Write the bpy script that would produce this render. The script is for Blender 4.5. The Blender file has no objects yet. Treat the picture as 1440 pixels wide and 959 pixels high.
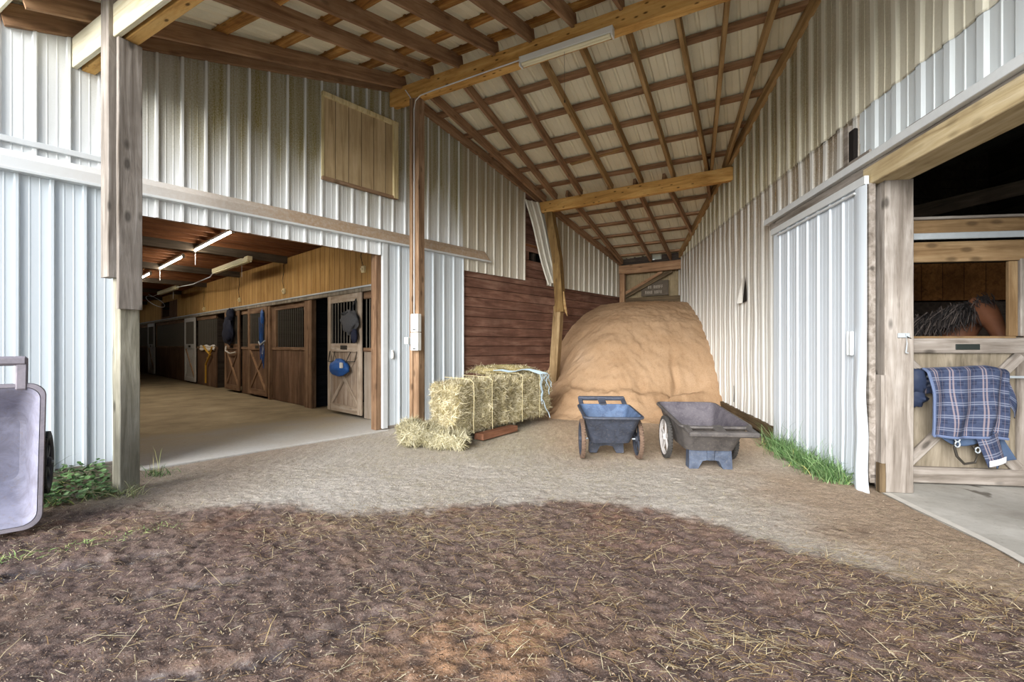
import bpy, bmesh, math, random
import numpy as np
from mathutils import Vector, Matrix, noise
R = math.radians
random.seed(7); rng = np.random.default_rng(7)
S = bpy.context.scene
COL = S.collection
# ------------------------------------------------------------------ camera, world, exposure
cam = bpy.data.cameras.new('camera'); camo = bpy.data.objects.new('camera', cam); COL.objects.link(camo)
camo.location = (0, 0, 1.32); camo.rotation_euler = (R(90), 0, 0)
cam.sensor_width = 36; cam.lens = 635 / 1440 * 36; cam.shift_y = 5.5 / 1440; cam.clip_end = 300
S.camera = camo
S.view_settings.view_transform = 'Standard'; S.view_settings.look = 'None'
S.view_settings.gamma = 1; S.view_settings.use_curve_mapping = False
S.view_settings.exposure = 1.14
W = bpy.data.worlds.new('overcast_sky'); S.world = W; W.use_nodes = True
wn, wl = W.node_tree.nodes, W.node_tree.links
bg = wn['Background']
tc = wn.new('ShaderNodeTexCoord'); sp = wn.new('ShaderNodeSeparateXYZ'); cr = wn.new('ShaderNodeValToRGB')
wl.new(tc.outputs['Generated'], sp.inputs[0]); wl.new(sp.outputs['Z'], cr.inputs[0]); wl.new(cr.outputs[0], bg.inputs[0])
e = cr.color_ramp.elements
e[0].position = 0.0; e[0].color = (1.0, 0.98, 0.92, 1); e[1].position = 0.75; e[1].color = (.42, .58, .86, 1)
x = cr.color_ramp.elements.new(.22); x.color = (.84, .93, 1.0, 1)
bg.inputs[1].default_value = 0.66
sun = bpy.data.lights.new('sun', 'SUN'); sun.energy = 4.8; sun.angle = R(50); sun.color = (1, .97, .93)     # hazy bright sky behind the photographer
suno = bpy.data.objects.new('sun', sun); COL.objects.link(suno); suno.rotation_euler = Vector((-.44 * .957, -.898 * .957, .29)).to_track_quat('Z', 'Y').to_euler()

# ------------------------------------------------------------------ frames
def frame(ox, oy, deg): return Matrix.Translation((ox, oy, 0)) @ Matrix.Rotation(R(deg), 4, 'Z')
FW = Matrix.Identity(4)
FL = frame(-8.341, 0, 48)          # left barn wall: x along wall, y into barn
tR = math.atan(.1354)
FR = Matrix.Translation((2.791, 0, 0)) @ Matrix.Rotation(math.pi / 2 - tR, 4, 'Z')   # right barn wall: x along wall, y towards the yard
FN = frame(0, 0, -28.5)            # roof: x along ridge, y down the slope
def inv(f): return f.inverted()
def conv(p, fa, fb): return inv(fb) @ (fa @ Vector(p))
def outL(p): q = inv(FL) @ Vector(p); return -q.y
def outR(p): q = inv(FR) @ Vector(p); return q.y

# ------------------------------------------------------------------ mesh builder
class B:
    def __init__(s): s.v = []; s.f = []
    def add(s, vs, fs):
        n = len(s.v); s.v += [tuple(v) for v in vs]; s.f += [tuple(i + n for i in f) for f in fs]; return s
    def box(s, x0, x1, y0, y1, z0, z1, bev=.004, M=None):
        bm = bmesh.new(); bmesh.ops.create_cube(bm, size=1)
        for v in bm.verts:
            v.co = Vector(((x0 + x1) / 2 + v.co.x * (x1 - x0), (y0 + y1) / 2 + v.co.y * (y1 - y0), (z0 + z1) / 2 + v.co.z * (z1 - z0)))
        if bev: bmesh.ops.bevel(bm, geom=bm.edges[:], offset=min(bev, .3 * min(abs(x1 - x0), abs(y1 - y0), abs(z1 - z0))), segments=1, affect='EDGES')
        if M: bm.transform(M)
        bm.verts.ensure_lookup_table()
        vs = [v.co.copy() for v in bm.verts]; fs = [[v.index for v in f.verts] for f in bm.faces]; bm.free()
        return s.add(vs, fs)
    def tube(s, pts, r, n=8, cap=True):
        pts = [Vector(p) for p in pts]; rs = r if isinstance(r, (list, tuple)) else [r] * len(pts)
        vs = []; fs = []
        up = Vector((0, 0, 1))
        for i, p in enumerate(pts):
            t = (pts[min(i + 1, len(pts) - 1)] - pts[max(i - 1, 0)]).normalized()
            a = t.cross(up)
            if a.length < .05: a = t.cross(Vector((1, 0, 0)))
            a.normalize(); b = t.cross(a)
            for k in range(n):
                w = 2 * math.pi * k / n; vs.append(p + (a * math.cos(w) + b * math.sin(w)) * rs[i])
        for i in range(len(pts) - 1):
            for k in range(n):
                fs.append((i * n + k, i * n + (k + 1) % n, (i + 1) * n + (k + 1) % n, (i + 1) * n + k))
        if cap: fs += [tuple(range(n - 1, -1, -1)), tuple((len(pts) - 1) * n + k for k in range(n))]
        return s.add(vs, fs)
    def lathe(s, prof, n=24, axis='X', c=(0, 0, 0), closed=False):
        vs = []; fs = []; c = Vector(c); m = len(prof)
        for k in range(n):
            w = 2 * math.pi * k / n; co, si = math.cos(w), math.sin(w)
            for (r, h) in prof:
                vs.append(c + (Vector((h, r * co, r * si)) if axis == 'X' else Vector((r * co, r * si, h))))
        for k in range(n):
            for i in range(m if closed else m - 1):
                j = (i + 1) % m
                fs.append((k * m + i, ((k + 1) % n) * m + i, ((k + 1) % n) * m + j, k * m + j))
        return s.add(vs, fs)
    def grid(s, fn, nu, nv):
        vs = [fn(i / nu, j / nv) for j in range(nv + 1) for i in range(nu + 1)]
        fs = [(j * (nu + 1) + i, j * (nu + 1) + i + 1, (j + 1) * (nu + 1) + i + 1, (j + 1) * (nu + 1) + i) for j in range(nv) for i in range(nu)]
        return s.add(vs, fs)
    def prism(s, poly, z0, z1):
        n = len(poly); vs = [(p[0], p[1], z0) for p in poly] + [(p[0], p[1], z1) for p in poly]
        fs = [tuple(range(n - 1, -1, -1)), tuple(range(n, 2 * n))] + [(i, (i + 1) % n, n + (i + 1) % n, n + i) for i in range(n)]
        return s.add(vs, fs)

def obj(name, b, mat, parent=None, F=FW, kind=None, smooth=False, color=None, origin=(0, 0, 0)):
    """b holds verts in frame F; with a parent the parent sits at F @ origin and children keep F's axes."""
    me = bpy.data.meshes.new(name)
    o0 = Vector(origin) if parent is not None else Vector((0, 0, 0))
    me.from_pydata([(v[0] - o0.x, v[1] - o0.y, v[2] - o0.z) for v in b.v], [], b.f)
    me.materials.append(mat)
    if smooth: me.polygons.foreach_set('use_smooth', [True] * len(me.polygons))
    if color is not None:
        a = me.color_attributes.new('Col', 'FLOAT_COLOR', 'POINT'); a.data.foreach_set('color', np.asarray(color, dtype=np.float32).ravel())
    o = bpy.data.objects.new(name, me); COL.objects.link(o)
    if parent is not None: o.parent = parent
    else: o.matrix_world = F
    if kind: o['kind'] = kind
    return o
def auto(o, ang=35):
    me = o.data; me.polygons.foreach_set('use_smooth', [True] * len(me.polygons))
    try: me.set_sharp_from_angle(angle=R(ang))
    except Exception: pass
    return o
def tag(o, label, cat, group=None):
    o['label'] = label; o['category'] = cat
    if group: o['group'] = group
    return o
def thing(name, label, cat, F=FW, origin=(0, 0, 0), group=None):
    o = bpy.data.objects.new(name, None); COL.objects.link(o); o.empty_display_size = .1
    o.matrix_world = F @ Matrix.Translation(origin)
    return tag(o, label, cat, group)
def bar(name, p0, p1, w, h, mat, parent=None, F=FW, origin=(0, 0, 0), up=(0, 0, 1), bev=.006, rough=0., kind=None):
    """timber from p0 to p1, w across, h along up; its own x axis runs along the grain."""
    p0, p1 = Vector(p0), Vector(p1); x = (p1 - p0); L = x.length; x.normalize()
    u = Vector(up); y = u.cross(x)
    if y.length < 1e-4: y = Vector((0, 1, 0)).cross(x)
    y.normalize(); z = x.cross(y)
    M = Matrix((x, y, z)).transposed().to_4x4(); M.translation = (p0 + p1) / 2
    b = B()
    if rough <= 0: b.box(-L / 2, L / 2, -w / 2, w / 2, -h / 2, h / 2, bev)
    else:
        n = max(4, int(L / .12)); ring = []
        c = min(bev, .2 * w, .2 * h)
        prof = [(-w/2+c, -h/2), (w/2-c, -h/2), (w/2, -h/2+c), (w/2, h/2-c), (w/2-c, h/2), (-w/2+c, h/2), (-w/2, h/2-c), (-w/2, -h/2+c)]
        sd = random.random() * 100; vs = []; fs = []
        for i in range(n + 1):
            xx = -L / 2 + L * i / n
            for k, (a, d) in enumerate(prof):
                q = noise.noise((xx * 3 + sd, a * 9, d * 9)) * rough
                vs.append((xx, a * (1 + q), d * (1 + q)))
        for i in range(n):
            for k in range(8): fs.append((i * 8 + k, i * 8 + (k + 1) % 8, (i + 1) * 8 + (k + 1) % 8, (i + 1) * 8 + k))
        fs += [tuple(range(7, -1, -1)), tuple(n * 8 + k for k in range(8))]
        b.add(vs, fs)
    me = bpy.data.meshes.new(name); me.from_pydata(b.v, [], b.f); me.materials.append(mat)
    o = bpy.data.objects.new(name, me); COL.objects.link(o)
    if parent is not None:
        o.parent = parent; o.matrix_local = Matrix.Translation(-Vector(origin)) @ M
    else: o.matrix_world = F @ M
    if kind: o['kind'] = kind
    return o

# ------------------------------------------------------------------ materials
def srgb(r, g, b):
    f = lambda c: (c / 255 / 12.92) if c / 255 <= .04045 else ((c / 255 + .055) / 1.055) ** 2.4
    return (f(r), f(g), f(b), 1)
class M_:
    def __init__(s, name):
        s.m = bpy.data.materials.new(name); s.m.use_nodes = True; s.n = s.m.node_tree.nodes; s.l = s.m.node_tree.links
        s.p = s.n['Principled BSDF']; s.tc = s.n.new('ShaderNodeTexCoord')
    def map(s, scale, out='Object', loc=(0, 0, 0)):
        k = s.n.new('ShaderNodeMapping'); k.inputs['Scale'].default_value = scale; k.inputs['Location'].default_value = loc
        s.l.new(s.tc.outputs[out], k.inputs[0]); return k.outputs[0]
    def noise(s, vec, scale=1, detail=4, rough=.6, dist=0):
        k = s.n.new('ShaderNodeTexNoise'); k.inputs['Scale'].default_value = scale; k.inputs['Detail'].default_value = detail
        k.inputs['Roughness'].default_value = rough; k.inputs['Distortion'].default_value = dist; s.l.new(vec, k.inputs['Vector']); return k.outputs['Fac']
    def vor(s, vec, scale=1, feat='F1'):
        k = s.n.new('ShaderNodeTexVoronoi'); k.feature = feat; k.inputs['Scale'].default_value = scale; s.l.new(vec, k.inputs['Vector']); return k.outputs['Distance']
    def ramp(s, fac, stops, interp='LINEAR'):
        k = s.n.new('ShaderNodeValToRGB'); k.color_ramp.interpolation = interp; el = k.color_ramp.elements
        while len(el) < len(stops): el.new(.5)
        for i, (p, c) in enumerate(stops): el[i].position = p; el[i].color = c if len(c) == 4 else (*c, 1)
        s.l.new(fac, k.inputs[0]); return k.outputs[0]
    def fr(s, fac, a, b, lo=0., hi=1.):
        k = s.n.new('ShaderNodeMapRange'); k.clamp = True; s.l.new(fac, k.inputs[0])
        k.inputs[1].default_value = a; k.inputs[2].default_value = b; k.inputs[3].default_value = lo; k.inputs[4].default_value = hi; return k.outputs[0]
    def mix(s, fac, a, b, mode='MIX'):
        k = s.n.new('ShaderNodeMix'); k.data_type = 'RGBA'; k.blend_type = mode
        for val, i in ((fac, 0), (a, 6), (b, 7)):
            if isinstance(val, (int, float)): k.inputs[i].default_value = val
            elif isinstance(val, tuple): k.inputs[i].default_value = val if len(val) == 4 else (*val, 1)
            else: s.l.new(val, k.inputs[i])
        return k.outputs[2]
    def math(s, op, a, b=0.):
        k = s.n.new('ShaderNodeMath'); k.operation = op
        for i, val in enumerate((a, b)):
            if isinstance(val, (int, float)): k.inputs[i].default_value = val
            else: s.l.new(val, k.inputs[i])
        return k.outputs[0]
    def sep(s, vec):
        k = s.n.new('ShaderNodeSeparateXYZ'); s.l.new(vec, k.inputs[0]); return k.outputs
    def bump(s, h, strength=.3, dist=.01):
        k = s.n.new('ShaderNodeBump'); k.inputs['Strength'].default_value = strength; k.inputs['Distance'].default_value = dist
        s.l.new(h, k.inputs['Height']); s.l.new(k.outputs[0], s.p.inputs['Normal'])
    def set(s, col=None, rough=.7, metal=0., spec=.3):
        if col is not None:
            if isinstance(col, tuple): s.p.inputs['Base Color'].default_value = col
            else: s.l.new(col, s.p.inputs['Base Color'])
        if isinstance(rough, (int, float)): s.p.inputs['Roughness'].default_value = rough
        else: s.l.new(rough, s.p.inputs['Roughness'])
        s.p.inputs['Metallic'].default_value = metal; s.p.inputs['Specular IOR Level'].default_value = spec
        return s.m

def wood(name, dark, mid, light, axis='X', knots=.0, rough=.8, bump=.35, grain=14, blotch=.5, planks=None, kn=1.):
    m = M_(name)
    sc = {'X': (1.1, grain, grain), 'Y': (grain, 1.1, grain), 'Z': (grain, grain, 1.1)}[axis]
    rnd = m.n.new('ShaderNodeObjectInfo').outputs['Random']
    off = m.n.new('ShaderNodeVectorMath'); off.operation = 'ADD'
    cmb = m.n.new('ShaderNodeCombineXYZ'); rm = m.math('MULTIPLY', rnd, 37.)
    for i in range(3): m.l.new(rm, cmb.inputs[i])
    m.l.new(m.map((1, 1, 1)), off.inputs[0]); m.l.new(cmb.outputs[0], off.inputs[1])
    base = off.outputs[0]
    mp = m.n.new('ShaderNodeMapping'); mp.inputs['Scale'].default_value = sc; m.l.new(base, mp.inputs[0])
    g = m.noise(mp.outputs[0], 1, 6, .65, .6)
    col = m.ramp(g, [(.3, dark), (.5, mid), (.7, light)])
    bl = m.noise(base, 2.3, 3, .6)
    col = m.mix(m.fr(bl, .35, .7, 0, blotch), col, dark)
    fine = m.noise(mp.outputs[0], 5, 3, .7)
    col = m.mix(m.fr(fine, .55, .75, 0, .45), col, dark)
    h = g
    if planks:
        ax, pitch, gap = planks          # plank seams across the object
        c = m.sep(m.map((1, 1, 1)))['XYZ'.index(ax)]
        q = m.math('DIVIDE', c, pitch); fl = m.math('FLOOR', q); fc = m.math('FRACT', q)
        wn_ = m.n.new('ShaderNodeTexWhiteNoise'); wn_.noise_dimensions = '1D'; m.l.new(fl, wn_.inputs['W'])
        col = m.mix(m.fr(wn_.outputs['Value'], 0, 1, 0, .45), col, dark)
        dd = m.math('ABSOLUTE', m.math('SUBTRACT', fc, .5)); seam = m.fr(dd, .5 - gap / pitch, .5, 0, 1)
        col = m.mix(seam, col, tuple(c * .25 for c in dark[:3]) + (1,))
        h = m.math('SUBTRACT', m.math('MULTIPLY', g, .4), seam)
    if knots:
        mk = m.n.new('ShaderNodeMapping'); mk.inputs['Scale'].default_value = {'X': (3.2, 7, 7), 'Y': (7, 3.2, 7), 'Z': (7, 7, 3.2)}[axis]; m.l.new(base, mk.inputs[0])
        v = m.vor(mk.outputs[0], kn)
        col = m.mix(m.fr(v, .10, .22, knots, 0), col, tuple(c * .35 for c in dark[:3]) + (1,))
    m.bump(h, bump, .01)
    return m.set(col, rough, 0, .2)

def steel(name, base, dirt, z0, z1, amount=.8, streak=.5, pitch=.2294, phase=0., loz=0., axis=0, near=None, rough=.45, lo_=.04, hi_=.10, seam=None):
    """painted ribbed sheet with mould that grows from z0 up to z1, in vertical streaks"""
    m = M_(name); xyz = m.sep(m.map((1, 1, 1)))
    st = m.noise(m.map((3.2, 3.2, .22)), 1, 5, .65)
    st2 = m.noise(m.map((16, 16, .35)), 1, 3, .6)
    big = m.noise(m.map((.5, .5, .5)), 1, 3, .5)
    zz = m.math('ADD', xyz[2], m.math('MULTIPLY', m.math('SUBTRACT', st, .5), 2.2))
    zz = m.math('ADD', zz, m.math('MULTIPLY', m.math('SUBTRACT', big, .5), 1.2))
    mask = m.fr(zz, z0, z1, loz, 1)
    if near is not None:             # rain-washed towards the open front
        q = m.fr(xyz[0], near[0], near[1], 0, 1); mask = m.math('MULTIPLY', mask, q)
    mask = m.math('MULTIPLY', mask, m.fr(st2, .25, .65, .6, 1))
    fine = m.noise(m.map((60, 60, 60)), 1, 3, .7)
    mask = m.math('MULTIPLY', mask, m.fr(fine, .3, .65, .7, 1.1))
    q = m.math('FRACT', m.math('ADD', m.math('DIVIDE', m.math('SUBTRACT', xyz[0], phase), pitch), .5))
    crown = m.fr(m.math('ABSOLUTE', m.math('SUBTRACT', q, .5)), lo_, hi_, .12, 1)      # dust does not hold on the rib crowns
    mask = m.math('MULTIPLY', m.math('MULTIPLY', mask, crown), amount)
    col = m.mix(mask, base, dirt)
    grime = m.noise(m.map((5, 5, .5), loc=(9, 3, 1)), 1, 4, .7)
    col = m.mix(m.fr(grime, .5, .8, 0, streak), col, m.mix(.6, base, dirt))
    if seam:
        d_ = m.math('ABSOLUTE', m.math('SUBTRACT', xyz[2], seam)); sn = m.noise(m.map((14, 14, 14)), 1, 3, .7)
        col = m.mix(m.math('MULTIPLY', m.fr(d_, .006, .02, 1, 0), m.fr(sn, .4, .65, .1, .7)), col, srgb(104, 90, 66))  # dark lap line: shadow under the overlap plus grime, painted in colour
    wave = m.noise(m.map((2.5, 2.5, .8)), 1, 2)
    m.bump(wave, .12, .01)
    return m.set(col, rough, 0, .4)
def plain(name, col, rough=.6, metal=0., spec=.3, var=.15, scale=12, bump=0.):
    m = M_(name); n_ = m.noise(m.map((1, 1, 1)), scale, 5, .65)
    c = m.mix(m.fr(n_, .35, .7, 0, var), col, tuple(k * .35 for k in col[:3]) + (1,))
    if bump: m.bump(n_, bump, .01)
    return m.set(c, rough, metal, spec)
def attr(name, rough=.8, nscale=0, var=.3, bump=0., spec=.2, trans=0.):
    m = M_(name); a = m.n.new('ShaderNodeVertexColor'); a.layer_name = 'Col'; c = a.outputs['Color']
    if nscale:
        n_ = m.noise(m.map((1, 1, 1)), nscale, 6, .7)
        c = m.mix(m.fr(n_, .35, .65, 0, var), c, m.mix(.75, c, (.02, .012, .008, 1)))
        if bump: m.bump(n_, bump, .02)
    return m.set(c, rough, 0, spec)

W_BROWN = wood('brown_rafter_wood', srgb(112, 84, 62), srgb(156, 122, 92), srgb(182, 150, 118), knots=.4)
W_TAN = wood('tan_rafter_wood', srgb(122, 94, 58), srgb(170, 138, 94), srgb(196, 166, 120), knots=.5)
W_ROT = wood('splintered_purlin_wood', srgb(92, 58, 28), srgb(176, 126, 66), srgb(222, 178, 108), knots=.6, blotch=.8)
W_YEL = wood('yellow_beam_wood', srgb(146, 104, 52), srgb(208, 162, 94), srgb(226, 188, 122), knots=.95, grain=9, blotch=.3, kn=1.9)
W_PAINT = wood('painted_beam_wood', srgb(196, 184, 148), srgb(226, 220, 196), srgb(236, 232, 214), knots=.1, blotch=.3)
W_GREY = wood('weathered_grey_wood', srgb(98, 90, 82), srgb(146, 138, 130), srgb(178, 172, 166), knots=.75, bump=.5)
W_GREYZ = wood('weathered_door_boards', srgb(96, 88, 74), srgb(140, 130, 114), srgb(168, 158, 142), axis='Z', knots=.4, bump=.5, grain=10)
W_RAIL = wood('worn_tan_wood', srgb(98, 76, 50), srgb(142, 116, 84), srgb(168, 144, 110), knots=.6)
W_POST = wood('brown_post_wood', srgb(104, 80, 60), srgb(150, 122, 96), srgb(178, 152, 126), knots=.6)
W_BARN = wood('red_brown_planks', srgb(82, 56, 46), srgb(134, 98, 82), srgb(168, 134, 116), planks=('Z', .185, .006), blotch=.6, bump=.6, grain=10)
W_STALL = wood('brown_stall_boards', srgb(74, 54, 40), srgb(118, 90, 68), srgb(146, 116, 94), axis='Z', planks=('Y', .14, .003), blotch=.5)
W_STALLX = wood('brown_stall_rail', srgb(82, 60, 44), srgb(130, 102, 78), srgb(160, 132, 106), knots=.4)
W_WORN = wood('worn_whitish_boards', srgb(120, 104, 88), srgb(168, 156, 142), srgb(190, 182, 172), axis='Z', planks=('Y', .14, .003))
W_WHITE = plain('white_door_paint', srgb(196, 194, 188), .6, var=.25)
W_PLY = wood('grooved_tan_plywood', srgb(150, 112, 60), srgb(188, 148, 90), srgb(204, 166, 108), axis='Z', planks=('Y', .2032, .013), blotch=.2, grain=7)
W_HATCH = wood('grooved_dusty_plywood', srgb(156, 134, 100), srgb(198, 176, 138), srgb(212, 192, 156), axis='Z', planks=('X', .2032, .009), blotch=.35, grain=20)
W_CEIL = wood('brown_ceiling_boards', srgb(92, 56, 34), srgb(140, 92, 58), srgb(164, 112, 74), axis='X', planks=('Y', .20, .016), blotch=.4)
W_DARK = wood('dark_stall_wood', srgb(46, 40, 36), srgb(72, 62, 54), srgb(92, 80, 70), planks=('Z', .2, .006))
W_DARKR = wood('dark_truss_wood', srgb(62, 54, 46), srgb(92, 80, 68), srgb(110, 98, 84))
W_END = wood('grey_end_boards', srgb(66, 54, 40), srgb(104, 88, 66), srgb(132, 114, 88), planks=('Z', .28, .006), blotch=.6)
WHITE = srgb(226, 230, 232); MOULD = srgb(150, 134, 92)
ST_UP = steel('white_sheet_upper', WHITE, srgb(126, 112, 42), 3.1, 4.0, .95, .2, phase=7.80, near=(5.6, 7.2))
ST_LOW = steel('white_sheet_lower', srgb(208, 217, 224), srgb(170, 158, 128), 3.5, 5.5, .5, .2)
ST_REAR = steel('dusty_white_sheet', srgb(216, 214, 204), srgb(134, 114, 68), 2.3, 4.0, .9, .35, phase=7.80, loz=.2)
ST_R = steel('old_white_sheet', srgb(222, 223, 220), srgb(116, 92, 48), 1.4, 3.3, .95, .5, pitch=.277, phase=.05, loz=.10, lo_=.10, hi_=.18, seam=3.545)
ST_RC = steel('clean_grey_white_sheet', srgb(206, 214, 218), srgb(170, 166, 150), 4, 6, .4, .35, pitch=.277, phase=.05)
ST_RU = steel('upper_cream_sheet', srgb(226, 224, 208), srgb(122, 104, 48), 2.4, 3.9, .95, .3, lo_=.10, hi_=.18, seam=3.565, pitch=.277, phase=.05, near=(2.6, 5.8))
ST_DOOR = steel('white_sliding_door_sheet', srgb(204, 213, 222), srgb(170, 166, 150), 6, 9, .2, .12, pitch=.232)
ST_ROOF = plain('grey_roof_sheet', srgb(232, 226, 200), .5, spec=.4, var=.12, scale=3)
TRIM = steel('dusty_trim', srgb(214, 216, 216), srgb(156, 132, 100), -3, -2, .0, .25)
m = M_('dust_coated_trim'); xyz = m.sep(m.map((1, 1, 1))); n_ = m.noise(m.map((30, 30, 30)), 1, 4, .7)
dm = m.math('MULTIPLY', m.fr(xyz[0], 5.6, 8.2, .05, .95), m.fr(n_, .25, .6, .7, 1))
BAND = m.set(m.mix(dm, srgb(212, 216, 218), srgb(158, 132, 102)), .7)
WHT = plain('white_metal_trim', srgb(206, 210, 212), .5, var=.12)
WHT_B = plain('white_plastic', srgb(226, 226, 222), .45, var=.05)
GALV = plain('galvanised_rail', srgb(176, 184, 190), .45, .1, var=.2)
IRON = plain('dark_iron_bar', srgb(62, 58, 52), .55, .5); BARM = plain('grey_stall_bar', srgb(100, 94, 84), .5, .1)
BLACK = plain('black_rubber', srgb(38, 40, 44), .7, var=.3)
MAT_ = wood('black_rubber_mats', srgb(22, 24, 28), srgb(36, 38, 42), srgb(48, 50, 54), planks=('Z', .34, .008))
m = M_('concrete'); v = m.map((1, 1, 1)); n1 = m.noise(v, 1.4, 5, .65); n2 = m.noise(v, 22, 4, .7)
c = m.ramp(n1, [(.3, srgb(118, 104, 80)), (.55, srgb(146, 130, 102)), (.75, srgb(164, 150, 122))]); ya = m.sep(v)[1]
c = m.mix(m.fr(m.math('ADD', ya, m.math('MULTIPLY', n1, 2.4)), 1.0, 3.4, 1, 0), c, srgb(184, 182, 178))  # grey threshold to brown inside: floor dirt plus daylight falloff painted in colour
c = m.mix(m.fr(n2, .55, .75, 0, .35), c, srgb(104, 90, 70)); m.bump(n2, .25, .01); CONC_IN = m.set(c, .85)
m = M_('grey_concrete'); v = m.map((1, 1, 1)); n1 = m.noise(v, 1.6, 5, .65); n2 = m.noise(v, 18, 4, .7); n3 = m.noise(m.map((3, 1.2, 1)), 1.3, 3, .6, .8)
c = m.ramp(n1, [(.3, srgb(150, 146, 138)), (.55, srgb(178, 175, 168)), (.75, srgb(200, 198, 192))])
c = m.mix(m.fr(n2, .56, .75, 0, .4), c, srgb(112, 106, 96)); c = m.mix(m.fr(n3, .64, .7, 0, .75), c, srgb(78, 70, 60)); m.bump(n2, .25, .01); CONC = m.set(c, .85)
BOX_BLACK = plain('painted_interior_shade', srgb(26, 22, 20), .9)  # flat black paints the shade of unlit spaces behind gaps and holes
m = M_('lamp_tube'); m.p.inputs['Emission Color'].default_value = (1, .94, .80, 1); m.p.inputs['Emission Strength'].default_value = 20; TUBE = m.set((1, 1, 1, 1), .4)
TUBE_OFF = plain('unlit_tube', srgb(236, 228, 196), .3, var=.03)

# ------------------------------------------------------------------ ribbed sheet
RIB = [(-.095, 0), (-.045, .026), (.045, .026), (.095, 0), (.32, 0), (.335, .003), (.365, .003), (.38, 0), (.62, 0), (.635, .003), (.665, .003), (.68, 0)]
RIB_R = [(-.19, 0), (-.10, .018), (.10, .018), (.19, 0), (.47, 0), (.49, .006), (.53, .006), (.55, 0)]
def samples(s0, s1, pitch, phase, prof):
    out = [s0]; k0 = math.floor((s0 - phase) / pitch) - 1
    pts = []
    k = k0
    while phase + (k - 1) * pitch < s1:
        for f, h in prof: pts.append((phase + (k + f) * pitch, h))
        k += 1
    pts.sort()
    xs = [p[0] for p in pts]; hs = [p[1] for p in pts]
    res = [(s0, float(np.interp(s0, xs, hs)))] + [p for p in pts if s0 < p[0] < s1] + [(s1, float(np.interp(s1, xs, hs)))]
    return res
def sheet(b, s0, s1, zlo, zhi, y=0., sign=-1, pitch=.2294, phase=7.80, prof=RIB, nz=1, warp=None):
    """ribbed sheet in a wall frame: x = s, y = y + sign*h; zlo / zhi numbers or functions of s"""
    fz = lambda z, s: z(s) if callable(z) else z
    pts = samples(s0, s1, pitch, phase, prof); vs = []; fs = []
    for s, h in pts:
        a, c = fz(zlo, s), fz(zhi, s)
        for j in range(nz + 1):
            z = a + (c - a) * j / nz; p = Vector((s, y + sign * h, z))
            if warp: p = warp(p)
            vs.append(p)
    w = nz + 1
    for i in range(len(pts) - 1):
        for j in range(nz): fs.append((i * w + j, (i + 1) * w + j, (i + 1) * w + j + 1, i * w + j + 1))
    return b.add(vs, fs)

# ------------------------------------------------------------------ roof surface (height of rafter undersides)
N0, N1, NR = 1.83, 12.9, 5.45
def roofz(n):
    return 4.34 + .273 * (n - 1.83) if n < NR else 5.33 - .258 * (n - NR)
RD_F, RD_R, PT = .19, .15, .05
def deckz(n):           # purlin undersides
    w = min(1, max(0, (n - 5.2) / .5)); return roofz(n) + RD_F * (1 - w) + RD_R * w
def n_of(p): return (inv(FN) @ Vector(p)).y
def topL(s): n = n_of(FL @ Vector((s, 0, 0))); return (deckz(n) + .10) if n > 1.2 else 4.6
def topR(s): n = n_of(FR @ Vector((s, 0, 0))); return (deckz(n) + .10) if n > 1.2 else 4.6
def m_range(n, gap=.0):     # between the two walls at depth n (roof frame x)
    lo, hi = -20., 20.
    a, b_ = FN @ Vector((0, n, 0)), FN @ Vector((1, n, 0))
    l0, l1 = outL(a), outL(b_); lo = (gap - l0) / (l1 - l0)
    r0, r1 = outR(a), outR(b_); hi = (gap - r0) / (r1 - r0)
    return lo, hi

# ================================================================== LEFT BARN WALL
b = B()
sheet(b, 1.0, 6.40, lambda s: 2.93, topL); sheet(b, 6.40, 9.445, 2.71, topL); sheet(b, 9.445, 11.12, 2.93, topL)
obj('wall_left', b, ST_UP, F=FL, kind='structure')
b = B(); sheet(b, 11.12, 12.90, 2.69, topL); sheet(b, 13.62, 17.06, 2.65, topL)
obj('wall_left', b, ST_REAR, F=FL, kind='structure')
b = B(); sheet(b, 1.0, 6.42, lambda s: .10, 2.95, phase=7.915); sheet(b, 9.50, 11.12, .03, 2.93, phase=7.915)
obj('wall_left', b, ST_LOW, F=FL, kind='structure')
# plank wall behind the sheets, with one missing plank
b = B()
zs = [0.] + [.185 * k for k in range(1, 26)]
for z0, z1 in zip(zs[:-1], zs[1:]):
    if 3.05 < z0 + .09 < 3.35:
        b.box(11.0, 13.05, .035, .075, z0 + .002, z1 - .002, .003); b.box(13.75, 17.05, .035, .075, z0 + .002, z1 - .002, .003); continue
    if z1 < 4.65: b.box(11.0, 17.05, .035 + .006 * random.random(), .075, z0 + .002, z1 - .002, .003)
obj('wall_planked', b, W_BARN, F=FL, kind='structure')
b = B(); b.box(9.9, 17.3, .3, .34, 0, 4.7, 0); obj('wall_dark_backing', b, BOX_BLACK, F=FL, kind='structure')  # black sheet added as the darkness of the unlit barn interior
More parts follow.
